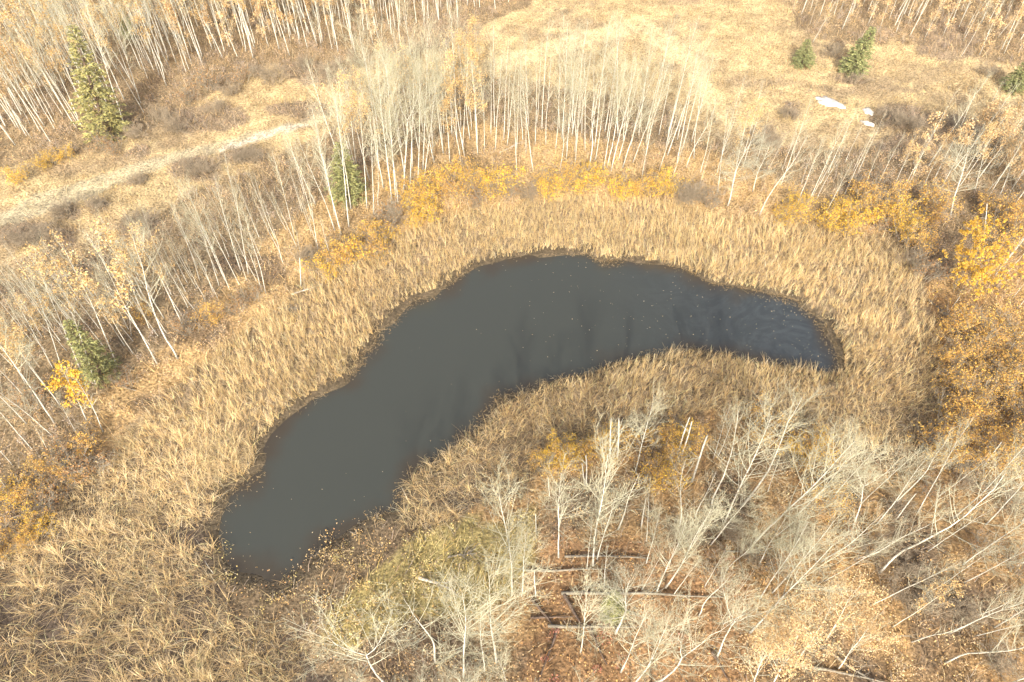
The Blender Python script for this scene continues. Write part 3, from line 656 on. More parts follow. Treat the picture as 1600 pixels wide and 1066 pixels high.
# ------------------------------------------------------------------ trees measured one by one
ORD = ["", "first", "second", "third", "fourth", "fifth", "sixth", "seventh", "eighth", "ninth", "tenth", "eleventh", "twelfth", "thirteenth", "fourteenth", "fifteenth", "sixteenth", "seventeenth", "eighteenth", "nineteenth", "twentieth", "twenty-first", "twenty-second", "twenty-third", "twenty-fourth", "twenty-fifth", "twenty-sixth", "twenty-seventh", "twenty-eighth"]
SINGLE = [
 # near wood, lower middle
 ('C0', 608, 1080, 566, 950, "broad bare aspen with a crooked white trunk at the bottom edge beside the olive thicket"),
 ('K0', 680, 1035, 630, 935, "bent grey-white bare aspen with a side-swept crown beside the broad crooked one"),
 ('B0', 724, 1057, 722, 925, "straight bare aspen with a bright white lower trunk and open upright fork near bottom edge"),
 ('B1', 776, 1035, 764, 898, "widest fan-crowned bare aspen beside the rust-red leaf floor"),
 ('B2', 757, 1048, 750, 968, "small bare aspen between the upright fork tree and the wide fan crown"),
 ('B3', 800, 930, 780, 772, "tall wispy bare aspen with a bare curved foot where olive thicket meets rust floor"),
 ('B4', 815, 932, 822, 832, "bare aspen with upswept fine crown just right of the curved-foot aspen"),
 ('B0', 873, 871, 877, 738, "symmetrical bare aspen with dark trunk base standing alone above the fallen logs"),
 ('B1', 927, 884, 950, 708, "tallest bare aspen of the trio rising over the fallen logs"),
 ('A1', 917, 890, 925, 805, "slim pale aspen at the left foot of the tall trio"),
 ('B2', 933, 874, 965, 768, "right-hand leaning stem of the tall aspen trio above the logs"),
 ('B3', 994, 735, 1022, 618, "bright white bare aspen with wide crown on the edge of the reed tongue"),
 ('Q0', 966, 828, 1000, 738, "thin sapling below the bright wide aspen near the reed tongue"),
 ('B4', 1010, 880, 1032, 800, "narrow bare aspen standing directly above the top fallen log"),
 ('B0', 1026, 925, 1072, 815, "left of two parallel pale aspens leaning right over the long log"),
 ('B1', 1040, 918, 1112, 795, "right of two parallel pale aspens leaning right over the long log"),
 ('A2', 1052, 930, 1094, 872, "short leaning aspen at the right end of the long log"),
 ('A3', 1003, 922, 1036, 862, "short thin aspen just behind the little green conifer"),
 ('Q1', 944, 920, 951, 850, "small bare sapling left of the little green conifer"),
 ('B2', 907, 1020, 918, 920, "small fan-crowned aspen rooted among crossed dark logs"),
 ('T0', 962, 990, 985, 905, "pale grey tangled dead tree over the little green conifer"),
 ('B4', 970, 1050, 1012, 955, "bare aspen with sprawling crown over the crimson leaf patch"),
 ('B3', 985, 1075, 1045, 975, "leaning bare aspen at the bottom edge under the crimson leaf patch"),
 ('C1', 1017, 1070, 1105, 985, "thick white leaning aspen at bottom edge with long side limbs"),
 # near wood, right of middle
 ('K1', 1112, 790, 1155, 638, "thick white crooked aspen leaning over the reed tongue edge"),
 ('A0', 1114, 718, 1142, 632, "thin twiggy aspen in the tuft left of the thick crooked white one"),
 ('A4', 1120, 716, 1152, 640, "slender bare aspen pressed against the thick crooked white one"),
 ('B4', 1130, 822, 1207, 648, "long slim aspen with sparse arms between two thick white trunks"),
 ('K2', 1160, 790, 1257, 615, "tall white aspen whose branching top reaches into the reeds"),
 ('B2', 1178, 849, 1337, 688, "long bare aspen with feathery crown laid toward the reeds"),
 ('B3', 1243, 806, 1335, 705, "shorter aspen parallel to the feathery one, below its crown"),
 ('C2', 1329, 836, 1360, 698, "zigzag bare aspen with a kinked trunk and upright spindly top"),
 ('K0', 1394, 791, 1482, 685, "bright white leaning aspen with bare spreading arms beside the orange thicket"),
 ('Q2', 1085, 808, 1120, 735, "thin curved sapling left of the thick white trunks"),
 ('B0', 1080, 858, 1118, 785, "small fan aspen between the logs and the thick crooked white tree"),
 ('B1', 1110, 852, 1180, 770, "slim aspen rising from the shaded hollow beneath two white trunks"),
 # near wood, far right
 ('K1', 1375, 895, 1576, 735, "longest leaning aspen with two forked crowns stretching to the right edge"),
 ('B0', 1540, 820, 1650, 700, "leaning aspen leaving the frame just under the orange thicket"),
 ('B2', 1505, 882, 1640, 785, "grey-white leaning aspen crossing the right edge below the thicket"),
 ('B1', 1188, 935, 1264, 815, "dense upswept aspen left of the paired long leaners"),
 ('B3', 1207, 926, 1305, 812, "long straight leaning aspen beside the dense upswept one"),
 ('B4', 1172, 988, 1303, 850, "long pale aspen rising from the tan leafy crowns toward upper right"),
 ('K2', 1283, 878, 1382, 800, "curved bare aspen bowed over above the tan leafy crowns"),
 ('A1', 1288, 908, 1402, 842, "low arching aspen just above the tan leafy crowns"),
 ('K0', 1092, 963, 1148, 893, "small bowed aspen with curved white foot"),
 ('C1', 1120, 1027, 1172, 928, "spidery twisted bare aspen with looping limbs near the bottom"),
 ('A2', 1101, 917, 1137, 852, "short bare aspen left of the shaded hollow"),
 ('A3', 1360, 946, 1504, 878, "stout white-footed aspen leaning right beside the tan leafy crowns"),
 ('L1', 1394, 980, 1492, 918, "thin leaning aspen holding a tuft of tan leaves at its tip"),
 ('B3', 1483, 990, 1645, 925, "upper of the long near-flat aspens in the bottom right corner"),
 ('A4', 1510, 967, 1645, 910, "pale aspen just above the near-flat pair in the bottom right corner"),
 ('A0', 1517, 995, 1650, 965, "thin lower aspen of the near-flat pair in the bottom right corner"),
 ('K1', 1477, 1036, 1660, 985, "thick chalk-white trunk leaning almost flat in the bottom right corner"),
 ('Q0', 1424, 1003, 1522, 972, "short pale leaning stem left of the near-flat pair"),
 ('B4', 1506, 910, 1625, 850, "bare aspen with drooping twigs halfway down the right edge"),
 ('A1', 1449, 862, 1560, 790, "slim leaner beside the long twin-forked aspen"),
 ('M0', 1205, 1075, 1250, 985, "tan-leaved aspen crown spreading at the bottom right of centre"),
 ('M1', 1245, 1035, 1300, 945, "fullest tan-leaved aspen, in the middle of the pale leafy patch"),
 ('M0', 1290, 1000, 1345, 915, "upper tan-leaved aspen of the pale leafy patch"),
 ('M1', 1170, 1090, 1205, 1010, "tan-leaved aspen cut by the bottom edge at the left of the leafy patch"),
 ('M1', 1310, 1045, 1365, 975, "ragged tan-leaved aspen at the right of the pale leafy patch"),
 # left wood
 ('L0', 183, 574, 96, 378, "white-trunked aspen with tan leafy tip, right of the yellowish-green spruce"),
 ('L1', 124, 574, 50, 398, "white-trunked aspen with broad tan leafy crown, left of the green spruce"),
 ('L2', 246, 569, 134, 362, "long slanting aspen with leafy plume, nearest the reeds on the left"),
 ('A0', 150, 602, 98, 450, "grey slender aspen crossing in front of the green spruce on the left"),
 ('L3', 224, 496, 176, 368, "tan-topped aspen behind the long slanting one on the left"),
 ('K0', 278, 560, 205, 362, "aspen with a sharp kink halfway up its trunk on the left slope"),
 ('A1', 95, 572, 46, 430, "thin aspen standing left of the white-trunked broad crown"),
 ('A2', 83, 576, 8, 440, "long thin aspen curving out of the left wood"),
 ('Q1', 205, 525, 195, 455, "short forked stem among the left-hand leafy aspens"),
 ('B0', 90, 668, -40, 470, "stout pale aspen whose crown leaves the left edge"),
 ('A3', 40, 600, -35, 490, "pale thick-stemmed aspen cut by the left edge"),
 ('B1', 83, 682, -30, 590, "low leaning aspen with bare tangled crown at the left edge"),
 ('A4', 124, 682, 85, 615, "slim aspen by the small yellow-leaved tree"),
 ('Y0', 137, 660, 94, 572, "small aspen with bright golden leaves in the left wood"),
 ('Q2', 161, 675, 118, 590, "thin pale sapling just right of the golden-leaved one"),
 ('Q0', 82, 714, 50, 660, "short leaning sapling above the orange shrubs on the left"),
 ('A0', 20, 727, -45, 655, "aspen stem at the left edge above the orange shrubs"),
 ('A2', 12, 766, -45, 690, "lowest aspen stem at the left edge, touching the orange shrubs"),
 ('B2', 353, 440, 289, 288, "thick white aspen with a full creamy fan crown left of the pond"),
 ('A3', 376, 422, 335, 278, "white aspen just right of the creamy fan crown"),
 ('A1', 388, 428, 364, 288, "second white stem right of the creamy fan crown"),
 ('A4', 415, 458, 378, 322, "white aspen with a low side arm near the small yellow-green bush"),
 ('Q1', 410, 456, 386, 380, "short white twin beside the side-armed aspen"),
 ('A0', 464, 386, 424, 300, "slim aspen above the grey dead stub on the left bank"),
 ('Q2', 518, 411, 500, 342, "thin wavering stem beside the left yellow shrubs"),
 ('T1', 1137, 321, 1180, 212, "dense green-grey twiggy aspen right of the far stand"),
 ('T0', 1176, 300, 1205, 218, "smaller green-grey twiggy tree beside the dense one"),
 ('K2', 1186, 338, 1262, 210, "white leaning aspen with forked arms above the far reeds"),
 ('A2', 1240, 332, 1287, 215, "pale leaning aspen left of the tight bundle of white stems"),
 ('A0', 1262, 318, 1323, 188, "tallest stem in the tight bundle of leaning white aspens"),
 ('A3', 1267, 312, 1302, 235, "inner stem of the tight bundle of leaning white aspens"),
 ('A4', 1275, 312, 1320, 228, "right outer stem of the tight bundle of leaning white aspens"),
 ('A1', 1285, 343, 1332, 255, "orange-twigged leaning aspen right of the tight white bundle"),
 ('L0', 1394, 298, 1432, 208, "left aspen of the tan-leaved row on the right bank"),
 ('L2', 1411, 298, 1452, 213, "second aspen of the tan-leaved row on the right bank"),
 ('L3', 1445, 287, 1480, 213, "third aspen of the tan-leaved row on the right bank"),
 ('T1', 1486, 336, 1515, 208, "big spreading pale-trunked tree with dense twigs on the right bank"),
 ('L1', 1524, 298, 1548, 198, "tan-leaved aspen just behind the big spreading tree"),
 ('M0', 1563, 304, 1597, 220, "broad tan-leaved aspen beside the right edge of the upper bank"),
 ('A3', 1555, 430, 1625, 335, "left of the parallel pale stems right of the golden tree"),
 ('A4', 1568, 436, 1645, 345, "middle of the parallel pale stems right of the golden tree"),
 ('A0', 1582, 466, 1655, 375, "stout leaning stem at the right edge below the parallel pale ones"),
 ('A1', 1590, 482, 1660, 405, "lowest leaning stem at the right edge beside the golden tree"),
 ('A2', 1265, 39, 1284, -20, "bright white thin trunk left of the small spruces at the top"),
 ('A3', 1400, 52, 1426, -20, "bright white thin trunk between the two right-hand spruces at the top"),
 ('A4', 1502, 88, 1552, 0, "slanting white trunk before the grey brush at the top right"),
 ('L2', 1270, 66, 1312, -10, "tan-leaved aspen rising behind the small round spruce"),
]
for key, bx, by, tx, ty, lab in SINGLE:
    cat = "golden aspen" if key == 'Y0' else ("leafy aspen" if key[0] in 'LM' else "bare aspen")
    tree_px(key, bx, by, tx, ty, lab, cat, name="leafy_aspen" if key[0] in 'LMY' else "bare_aspen")
    occupied.append(onground(bx, by)[:2])
def row(rows, phrase, group):
    rows = sorted(rows, key=lambda r: r[1])
    for i, (key, bx, by, tx, ty) in enumerate(rows):
        tree_px(key, bx, by, tx, ty, "%s %s" % (ORD[i + 1], phrase), "bare aspen", group, "bare_aspen"); occupied.append(onground(bx, by)[:2])
row([('A0', 489, 343, 453, 222), ('A1', 498, 398, 480, 282), ('A2', 532, 364, 494, 212), ('A3', 534, 367, 487, 168), ('A4', 523, 360, 462, 208), ('A0', 545, 354, 523, 143),
     ('A1', 573, 325, 560, 150), ('A2', 584, 335, 578, 178), ('Q0', 592, 334, 590, 252), ('B3', 619, 314, 602, 98), ('C0', 629, 306, 636, 102), ('A3', 652, 288, 655, 98), ('B4', 662, 288, 681, 128),
     ('A4', 622, 326, 608, 198), ('A1', 640, 300, 645, 110), ('B2', 612, 318, 590, 112)],
    "white trunk from the left in the fan-shaped stand at the pond's upper left", "white aspens of the fan-shaped stand")
row([('A0', 757, 235, 756, 130), ('A1', 808, 278, 801, 130), ('A2', 833, 269, 815, 118), ('A3', 836, 226, 838, 93), ('A4', 853, 226, 861, 88), ('C1', 874, 267, 884, 172), ('A0', 885, 248, 896, 108),
     ('A1', 898, 261, 909, 122), ('K1', 919, 265, 936, 122), ('A2', 943, 266, 966, 118), ('B2', 955, 267, 995, 98), ('B0', 973, 262, 1022, 112), ('A3', 966, 250, 1000, 105), ('A4', 948, 262, 978, 105), ('B3', 989, 254, 1043, 128),
     ('A0', 1001, 287, 1017, 198), ('A1', 1025, 282, 1065, 163), ('A2', 1050, 280, 1077, 198), ('K2', 1072, 263, 1118, 163), ('A3', 930, 250, 948, 118), ('A4', 868, 232, 876, 100), ('A1', 822, 240, 824, 122)],
    "white trunk from the left in the straight stand behind the far reeds", "white aspens of the straight stand")
for key, bx, by, tx, ty, lab in [
 ('S0', 914, 760, 911, 720, "left of the short pair of white dead poles by the yellow bush"), ('S1', 916, 763, 918, 711, "right of the short pair of white dead poles by the yellow bush"),
 ('S0', 953, 720, 957, 657, "left of the tall pair of white dead poles at the reed edge"), ('S1', 965, 719, 967, 655, "right of the tall pair of white dead poles at the reed edge"),
 ('S2', 859, 777, 857, 746, "short dead white pole left of the symmetrical bare aspen"), ('S1', 838, 832, 836, 803, "grey dead pole standing at the edge of the rust floor"),
 ('S0', 837, 933, 840, 893, "stubby grey dead trunk under the logs on the rust floor"), ('S2', 1002, 826, 1010, 776, "broken white stump with a drooping limb beside the yellow tuft"),
 ('S0', 1057, 713, 1081, 655, "left of the slanting dead pole pair against the orange bush"), ('S1', 1064, 716, 1084, 658, "right of the slanting dead pole pair against the orange bush"),
 ('S2', 1081, 753, 1108, 681, "thin dead pole with bent top right of the orange bush"), ('S0', 1399, 813, 1434, 774, "clean dead pole leaning right below the bright white leaner"),
 ('S2', 1538, 380, 1543, 316, "forked dead white tree right of the golden tree"), ('S2', 470, 448, 468, 402, "grey dead stub with bare limbs on the left bank"),
 ('S1', 1478, 494, 1500, 462, "pair-like white stub below the golden tree"), ('S2', 1535, 732, 1568, 690, "grey dead tree in the dark hollow of the orange thicket"),
 ('S1', 1575, 548, 1600, 518, "white dead limb standing by the dark hollow at the right edge")]:
    tree_px(key, bx, by, tx, ty, lab, "dead tree", name="dead_pole")
for key, bx, by, tx, ty, lab, wd in [
 ('P1', 1253, 103, 1263, 60, "small rounded green spruce on the upper right meadow", 1.25), ('P0', 1329, 117, 1366, 40, "taller pointed green spruce beside the small rounded one on the meadow", 1.15),
 ('P1', 1582, 141, 1612, 90, "green spruce cut by the right edge of the meadow", 1.1), ('P2', 168, 212, 112, 38, "tallest olive-green spruce at the edge of the upper left wood", 1.25),
 ('P0', 203, 60, 187, 8, "dark green spruce far back in the upper left wood", .9), ('P3', 163, 590, 104, 500, "yellowish-green spruce among the leafy aspens on the left", 1.0),
 ('P3', 545, 312, 530, 222, "grey-green spruce half hidden by the fan-shaped white stand", 1.35), ('P3', 957, 962, 961, 925, "little bright green conifer among the fallen logs", 1.0)]:
    tree_px(key, bx, by, tx, ty, lab, "spruce", name="spruce_tree", wide=wd); occupied.append(onground(bx, by)[:2])

# ------------------------------------------------------------------ the rest of each stand
later = []
def fill(poly, n, kinds, hmin, hmax, lab_bare, lab_leaf, group, mind=.8, lean=.06, name=None):
    us = [p[0] for p in poly]; vs = [p[1] for p in poly]; out = 0; tries = 0; placed = []
    XY = [px2g(u, v) for u, v in poly]; wp = [(float(a), float(b)) for a, b in XY]
    xs = [p[0] for p in wp]; ys = [p[1] for p in wp]
    while out < n and tries < n * 60:
        tries += 1
        x = random.uniform(min(xs), max(xs)); y = random.uniform(min(ys), max(ys))
        if not inpoly(np.array([x]), np.array([y]), wp)[0]: continue
        if any((x - a) ** 2 + (y - b) ** 2 < mind * mind for a, b in occupied): continue
        if float(spond(np.array([x]), np.array([y]))[0]) < 2: continue
        occupied.append((x, y)); z = float(gz(x, y)); placed.append((x, y, z))
        key = random.choice(kinds); ht = random.uniform(hmin, hmax) * (.62 if key[0] == 'Q' else 1)
        a = Vector((random.gauss(0, lean), random.gauss(0, lean), 1)).normalized(); q = Vector((0, 0, 1)).rotation_difference(a)
        leafy = key[0] in 'LMN'
        u, v = g2px(x, y, z)
        if key[0] == 'D': yield (key, x, y, z, ht, q); out += 1; continue
        if not leafy:
            later.append((ht / math.hypot(x, y, z - CAMZ) * (.25 if v < -5 else 1), key, x, y, z, ht, q, lab_bare, group + ", bare ones")); out += 1; continue
        put(key, "leafy_aspen" if leafy else "bare_aspen", x, y, z - .05, ht / PR[key]['H'], q, random.uniform(0, 6.28), lab_leaf if leafy else lab_bare, "leafy aspen" if leafy else "bare aspen", group + (", leafy ones" if leafy else ", bare ones"))
        out += 1
A = ['A0', 'A1', 'A2', 'A3', 'A4']; B = ['B0', 'B1', 'B2', 'B3', 'B4']; Lf = ['L0', 'L1', 'L2', 'L3']
def F_(*a, **k): return list(fill(*a, **k))
F_([(0, 225), (60, 228), (130, 222), (210, 200), (245, 170), (200, 110), (100, 60), (0, 60)], 34, A + Lf + ['A0', 'B0'], 8, 12, "bare aspen in the front rows of the upper left wood near the tall olive spruce", "tan-leaved aspen in the front rows of the upper left wood near the tall olive spruce", "front rows by the tall olive spruce", mind=.9)
F_([(215, 170), (330, 110), (420, 98), (560, 96), (560, 40), (400, 30), (220, 60)], 66, A + Lf * 2, 8, 12, "bare aspen in the upper left wood between the tall spruce and the track", "tan-leaved aspen in the upper left wood between the tall spruce and the track", "wood between the tall spruce and the track", mind=.8)
F_([(560, 92), (640, 75), (700, 52), (790, 22), (860, 8), (860, -30), (560, -30)], 56, A + Lf * 2, 7, 10.5, "bare aspen at the top middle where the wood tapers to the meadow", "tan-leaved aspen at the top middle where the wood tapers to the meadow", "wood tapering to the meadow", mind=.75)
far = F_([(-60, 230), (60, 215), (130, 205), (230, 150), (330, 105), (420, 92), (560, 85), (700, 45), (860, 0), (860, -75), (-60, -75)], 520, ['D0', 'D1', 'D2', 'D3'], 7, 12, "", "", "", mind=.42)
far += F_([(-60, 600), (0, 520), (120, 470), (330, 410), (420, 430), (240, 550), (120, 580)], 70, ['D0', 'D1', 'D2', 'D3'], 4.5, 7, "", "", "", mind=.5)
far += F_([(1260, 35), (1400, 55), (1680, 95), (1680, -70), (1120, -75)], 80, ['D0', 'D1', 'D2', 'D3'], 6, 10, "", "", "", mind=.5)
F_([(-60, 150), (0, 100), (80, 60), (220, 20), (400, 0), (560, 10), (560, -40), (0, -40)], 52, Lf, 8, 11, "", "tan-leaved aspen deep in the far upper left wood", "deep wood", mind=.6)
F_([(-60, 600), (0, 540), (120, 490), (250, 450), (330, 425), (400, 450), (330, 490), (240, 550), (180, 580), (120, 580)], 44, A + Lf * 2 + ['Q0', 'N0'], 5, 8.5, "bare aspen filling the left wood between track and reeds", "tan-leaved aspen filling the left wood between the track and the reeds", "left wood between track and reeds", mind=1.1)
F_([(-60, 790), (-60, 560), (60, 590), (110, 640), (90, 700), (20, 760)], 16, A + ['B0', 'L0', 'Q1', 'C0'], 6, 10, "bare aspen crowding the left edge above the orange shrubs", "tan-leaved aspen crowding the left edge above the orange shrubs", "left edge above the orange shrubs", mind=1.2)
F_([(310, 420), (350, 360), (440, 320), (520, 290), (540, 335), (500, 390), (440, 430), (400, 440)], 24, A + ['Q0', 'Q1', 'Q2', 'B1'], 4.5, 7.5, "thin bare aspen on the slope between creamy fan crown and fan-shaped stand", "", "slope by the creamy fan crown", mind=1.1)
F_([(510, 300), (560, 235), (640, 205), (720, 200), (740, 250), (680, 285), (600, 310), (540, 345)], 34, A + ['B0', 'L0', 'L2', 'B1'], 8, 12, "bare aspen filling the depth of the fan-shaped stand", "tan-leaved aspen inside the fan-shaped stand", "inside the fan-shaped stand", mind=.9)
F_([(740, 250), (740, 195), (860, 192), (1000, 200), (1090, 225), (1090, 270), (990, 250), (860, 240)], 46, A + ['B2'], 7, 10.5, "grey-white bare aspen in the back rows of the straight stand", "", "back rows of the straight stand", mind=.85)
F_([(690, 250), (720, 185), (770, 180), (770, 235), (730, 270)], 9, Lf + ['M1'], 7, 9, "", "tan-leaved aspen between the fan-shaped and the straight stands", "between the two white stands", mind=.8)
F_([(1040, 300), (1090, 240), (1240, 250), (1360, 260), (1400, 300), (1330, 320), (1200, 290), (1120, 310)], 22, A + ['Q0', 'Q1', 'L1', 'T0'], 4.5, 8, "thin bare aspen scattered along the upper right bank", "tan-leaved aspen scattered along the upper right bank", "upper right bank", mind=1.3)
F_([(1370, 300), (1400, 262), (1500, 250), (1680, 260), (1680, 360), (1560, 330), (1500, 310)], 26, Lf + A[:3] + ['M0', 'T1', 'T0', 'M1'], 6, 9.5, "bare aspen in the mixed clump around the big spreading tree", "tan-leaved aspen in the mixed clump around the big spreading tree", "clump around the big spreading tree", mind=1.0)
F_([(1240, 40), (1290, 68), (1400, 62), (1520, 85), (1680, 105), (1680, -70), (1120, -75), (1200, -10)], 64, Lf * 2 + A, 7, 11, "bare aspen in the top right wood beyond the spruces", "tan-leaved aspen in the top right wood beyond the spruces", "top right wood beyond the spruces", mind=.9)
F_([(1560, 500), (1560, 400), (1700, 380), (1760, 520)], 8, A, 7, 10, "leaning bare aspen beyond the golden tree at the right edge", "", "right edge beyond the golden tree", mind=1.1, lean=.09)
F_([(1180, 830), (1180, 760), (1400, 760), (1640, 790), (1760, 860), (1700, 1060), (1560, 1110), (1440, 1000), (1330, 900)], 24, A + B + ['K0', 'Q0', 'C2'], 4.5, 8.5, "bare aspen in the thick leaning wood of the lower right", "", "leaning wood of the lower right", mind=1.25, lean=.12)
F_([(560, 1060), (700, 1010), (820, 1060), (1000, 1060), (1160, 1010), (1240, 1100), (1100, 1200), (560, 1220)], 17, B + ['C0', 'K1', 'T0'], 4.0, 6.0, "bare crown rising from below the bottom edge", "", "crowns at the bottom edge", mind=1.4, lean=.1)
F_([(1000, 900), (1000, 840), (1100, 780), (1200, 850), (1160, 980), (1050, 1010)], 9, B + ['Q0', 'Q1', 'A0', 'A1', 'K2'], 4.0, 7, "bare aspen in the crowded middle of the near wood right of the logs", "", "crowded middle of the near wood", mind=1.1, lean=.12)
NL = ['N0', 'N1', 'N2']
F_([(1225, 20), (1250, 50), (1400, 66), (1520, 92), (1680, 110), (1680, -20), (1200, -20)], 62, NL, 3.5, 6.5, "", "low tan-leaved aspen in the brushy top right wood", "brushy top right wood", mind=.9)
F_([(230, 150), (330, 98), (450, 85), (560, 85), (640, 62), (640, -10), (330, 10), (220, 60)], 46, NL, 4, 7.5, "", "low tan-leaved aspen along the front of the upper left wood", "front of the upper left wood", mind=.7)
F_([(-40, 235), (60, 215), (140, 215), (120, 120), (-40, 120)], 16, NL, 4, 7, "", "low tan-leaved aspen left of the tall olive spruce", "left of the tall olive spruce", mind=.7)
F_([(1380, 300), (1410, 270), (1500, 255), (1640, 265), (1640, 320), (1500, 300)], 14, NL, 4, 6.5, "", "low tan-leaved aspen behind the big spreading tree", "behind the big spreading tree", mind=.7)
# the 300 largest bare aspens stay single objects, the farthest bare stems read as one mass: one object
done = sum(1 for o in C.objects if o.get("category") == "bare aspen")
later.sort(key=lambda t: -t[0]); room = 296 - done
for sz, key, x, y, z, ht, q, lab, grp in later[:room]:
    put(key, "bare_aspen", x, y, z - .05, ht / PR[key]['H'], q, random.uniform(0, 6.28), lab, "bare aspen", grp)
far += [(random.choice(['D0', 'D1', 'D2', 'D3']), x, y, z, ht, q) for sz, key, x, y, z, ht, q, lab, grp in later[room:]]
print("bare", done, "room", room, "of", len(later), "far", len(far))
Vs, Fs, Cs = [], [], []; off = 0; Vt, Ft, Ct = [], [], []; offt = 0
for key, x, y, z, ht, q in far:
    M = np.array((Matrix.Translation((x, y, z)) @ (q @ Quaternion((0, 0, 1), random.uniform(0, 6.28))).to_matrix().to_4x4() @ Matrix.Scale(ht / 10, 4)))
    for nm, (V, F, cc), m in PR[key]['parts']:
        Vw = V @ M[:3, :3].T + M[:3, 3]; Vs.append(Vw); Fs.append(F + off); Cs.append(cc); off += len(V)
o = link("distant_wood", mesh("distant_wood", np.concatenate(Vs), np.concatenate(Fs), M_twig, np.concatenate(Cs)))
tag(o, "mass of thin bare aspen stems filling out the woods, densest at upper left", "wood", kind="stuff")

# ------------------------------------------------------------------ shrubs
def shrub(key, cx, cy, ht, lab, cat, group=None, wide=1.0):
    x, y, z = onground(cx, cy); s = ht / PR[key]['H']
    put(key, "shrub", x, y, z - .03, (s * wide, s * wide, s), Quaternion(), random.uniform(0, 6.28), lab, cat, group)
put('Yt', "golden_tree", *onground(1493, 455)[:2], onground(1493, 455)[2], .82, Quaternion(), 1.0, "large golden-leaved tree right of the reeds, the brightest crown in the scene", "golden tree")
def shrubs(keys, pts, ht, lab, cat, group, wide=1.15):
    for (u, v) in pts:
        shrub(random.choice(keys), u, v, ht * random.uniform(.8, 1.2), lab, cat, group, wide)
Y = ['Yb0', 'Yb1', 'Yb2']; O = ['Ob0', 'Ob1', 'Ob2', 'Ob3']; RB = ['Rb0', 'Rb1']; G = ['Gb0', 'Gb1', 'Gb2']
shrubs(Y + O[:1], [(672, 312), (690, 300), (710, 295), (735, 296), (752, 298), (772, 300), (650, 330), (672, 342), (665, 322), (720, 310), (640, 318)], 2.0, "golden shrub in the bank of bushes before the fan-shaped stand", "yellow shrub", "golden bushes before the fan-shaped stand")
shrubs(Y + O[:2], [(845, 292), (862, 298), (880, 290), (905, 296), (920, 290), (858, 306)], 1.7, "yellow-orange shrub before the middle of the straight stand", "yellow shrub", "shrubs before the straight stand")
shrubs(Y + O[:1], [(985, 303), (1005, 305), (1030, 300), (1045, 306), (970, 308)], 1.6, "yellow shrub at the right foot of the straight stand", "yellow shrub", "yellow shrubs at the right foot of the straight stand")
shrubs(O[:2] + Y[:1], [(520, 432), (535, 420), (548, 402), (562, 392), (588, 400), (600, 388), (530, 405)], 1.8, "orange shrub on the left bank under the white trunks", "orange shrub", "orange shrubs on the left bank")
shrubs(Y, [(1240, 338), (1290, 352), (1310, 350), (1330, 350), (1312, 362), (1402, 362), (1410, 378), (1395, 350), (1215, 345), (1345, 340)], 1.9, "bright yellow shrub along the upper right reed edge", "yellow shrub", "yellow shrubs on the upper right reed edge")
shrubs(O, [(1360, 345), (1375, 335), (1440, 335), (1450, 350), (1385, 318), (1560, 360), (1575, 375), (1590, 355), (1548, 345), (1590, 385), (1350, 325), (1425, 395), (1545, 400)], 2.2, "orange-leaved shrub in the upper right thicket around the golden tree", "orange shrub", "orange shrubs around the golden tree")
shrubs(O, [(1490, 520), (1510, 535), (1530, 520), (1555, 545), (1500, 560), (1535, 560), (1585, 570), (1560, 590), (1520, 600), (1595, 610), (1545, 625), (1500, 640), (1480, 655), (1530, 655), (1570, 650), (1600, 660), (1620, 630), (1495, 690), (1535, 690), (1575, 700), (1610, 700), (1560, 720), (1515, 710), (1455, 700), (1480, 600), (1640, 680), (1600, 735), (1490, 735), (1475, 570), (1640, 580)], 2.0, "rusty orange shrub in the thicket down the right side", "orange shrub", "orange thicket down the right side")
shrubs(Y[:2] + O[:1], [(848, 735), (862, 728), (876, 722), (892, 718), (905, 712), (888, 730), (935, 705), (950, 700)], 1.3, "golden shrub along the lower edge of the reed tongue", "yellow shrub", "golden shrubs under the reed tongue")
shrubs(Y[:1] + O[:2], [(1002, 700), (1030, 735), (1045, 705), (1060, 700), (1070, 690), (1020, 745)], 1.5, "orange-yellow shrub around the slanting dead poles", "yellow shrub", "shrubs around the slanting dead poles")
shrubs(O[:3] + Y[:1], [(1245, 712), (1262, 708), (1250, 730), (1272, 722), (1195, 665), (1190, 690), (1275, 795), (1290, 790)], 1.5, "orange shrub glowing behind the tall leaning white aspens", "orange shrub", "orange shrubs behind the leaning white aspens")
shrubs(O[:2] + Y[:1], [(30, 785), (58, 772), (18, 850), (45, 856), (5, 872), (62, 838)], 1.3, "orange shrub at the left edge above the reeds", "orange shrub", "orange shrubs at the left edge")
shrubs(Y[1:], [(80, 258), (110, 250), (68, 262), (35, 285)], 1.2, "small yellow shrub at the foot of the upper left wood", "yellow shrub", "yellow shrubs below the upper left wood")
shrubs(['Yb0'], [(650, 352)], 1.2, "small vivid yellow bush touching the reeds below the fan-shaped stand", "yellow shrub", None)
shrubs(RB + G, [(300, 160), (250, 190), (330, 140), (360, 150), (280, 205), (400, 120), (430, 130), (480, 110), (520, 120), (560, 105), (340, 175), (380, 130), (590, 110), (640, 90), (620, 110), (215, 215), (160, 235), (180, 240)], 1.5, "brown bare shrub between the upper left wood and the track", "bare shrub", "bare shrubs above the track", 1.4)
shrubs(G, [(310, 272), (325, 268), (295, 268), (383, 252), (398, 250), (370, 254), (148, 330), (107, 338), (215, 287), (60, 380), (85, 378), (30, 385), (235, 360), (215, 355)], 1.1, "purplish bare shrub in the meadow beside the track", "bare shrub", "purplish shrubs beside the track", 1.6)
shrubs(G, [(1395, 192), (1412, 200), (1380, 185), (1430, 205), (1490, 205), (1510, 212), (1470, 198), (1568, 195), (1190, 225), (1205, 228), (1334, 132), (1540, 118), (1232, 185), (1300, 88)], 1.2, "purplish bare shrub in the upper right meadow", "bare shrub", "purplish shrubs in the upper right meadow", 1.6)
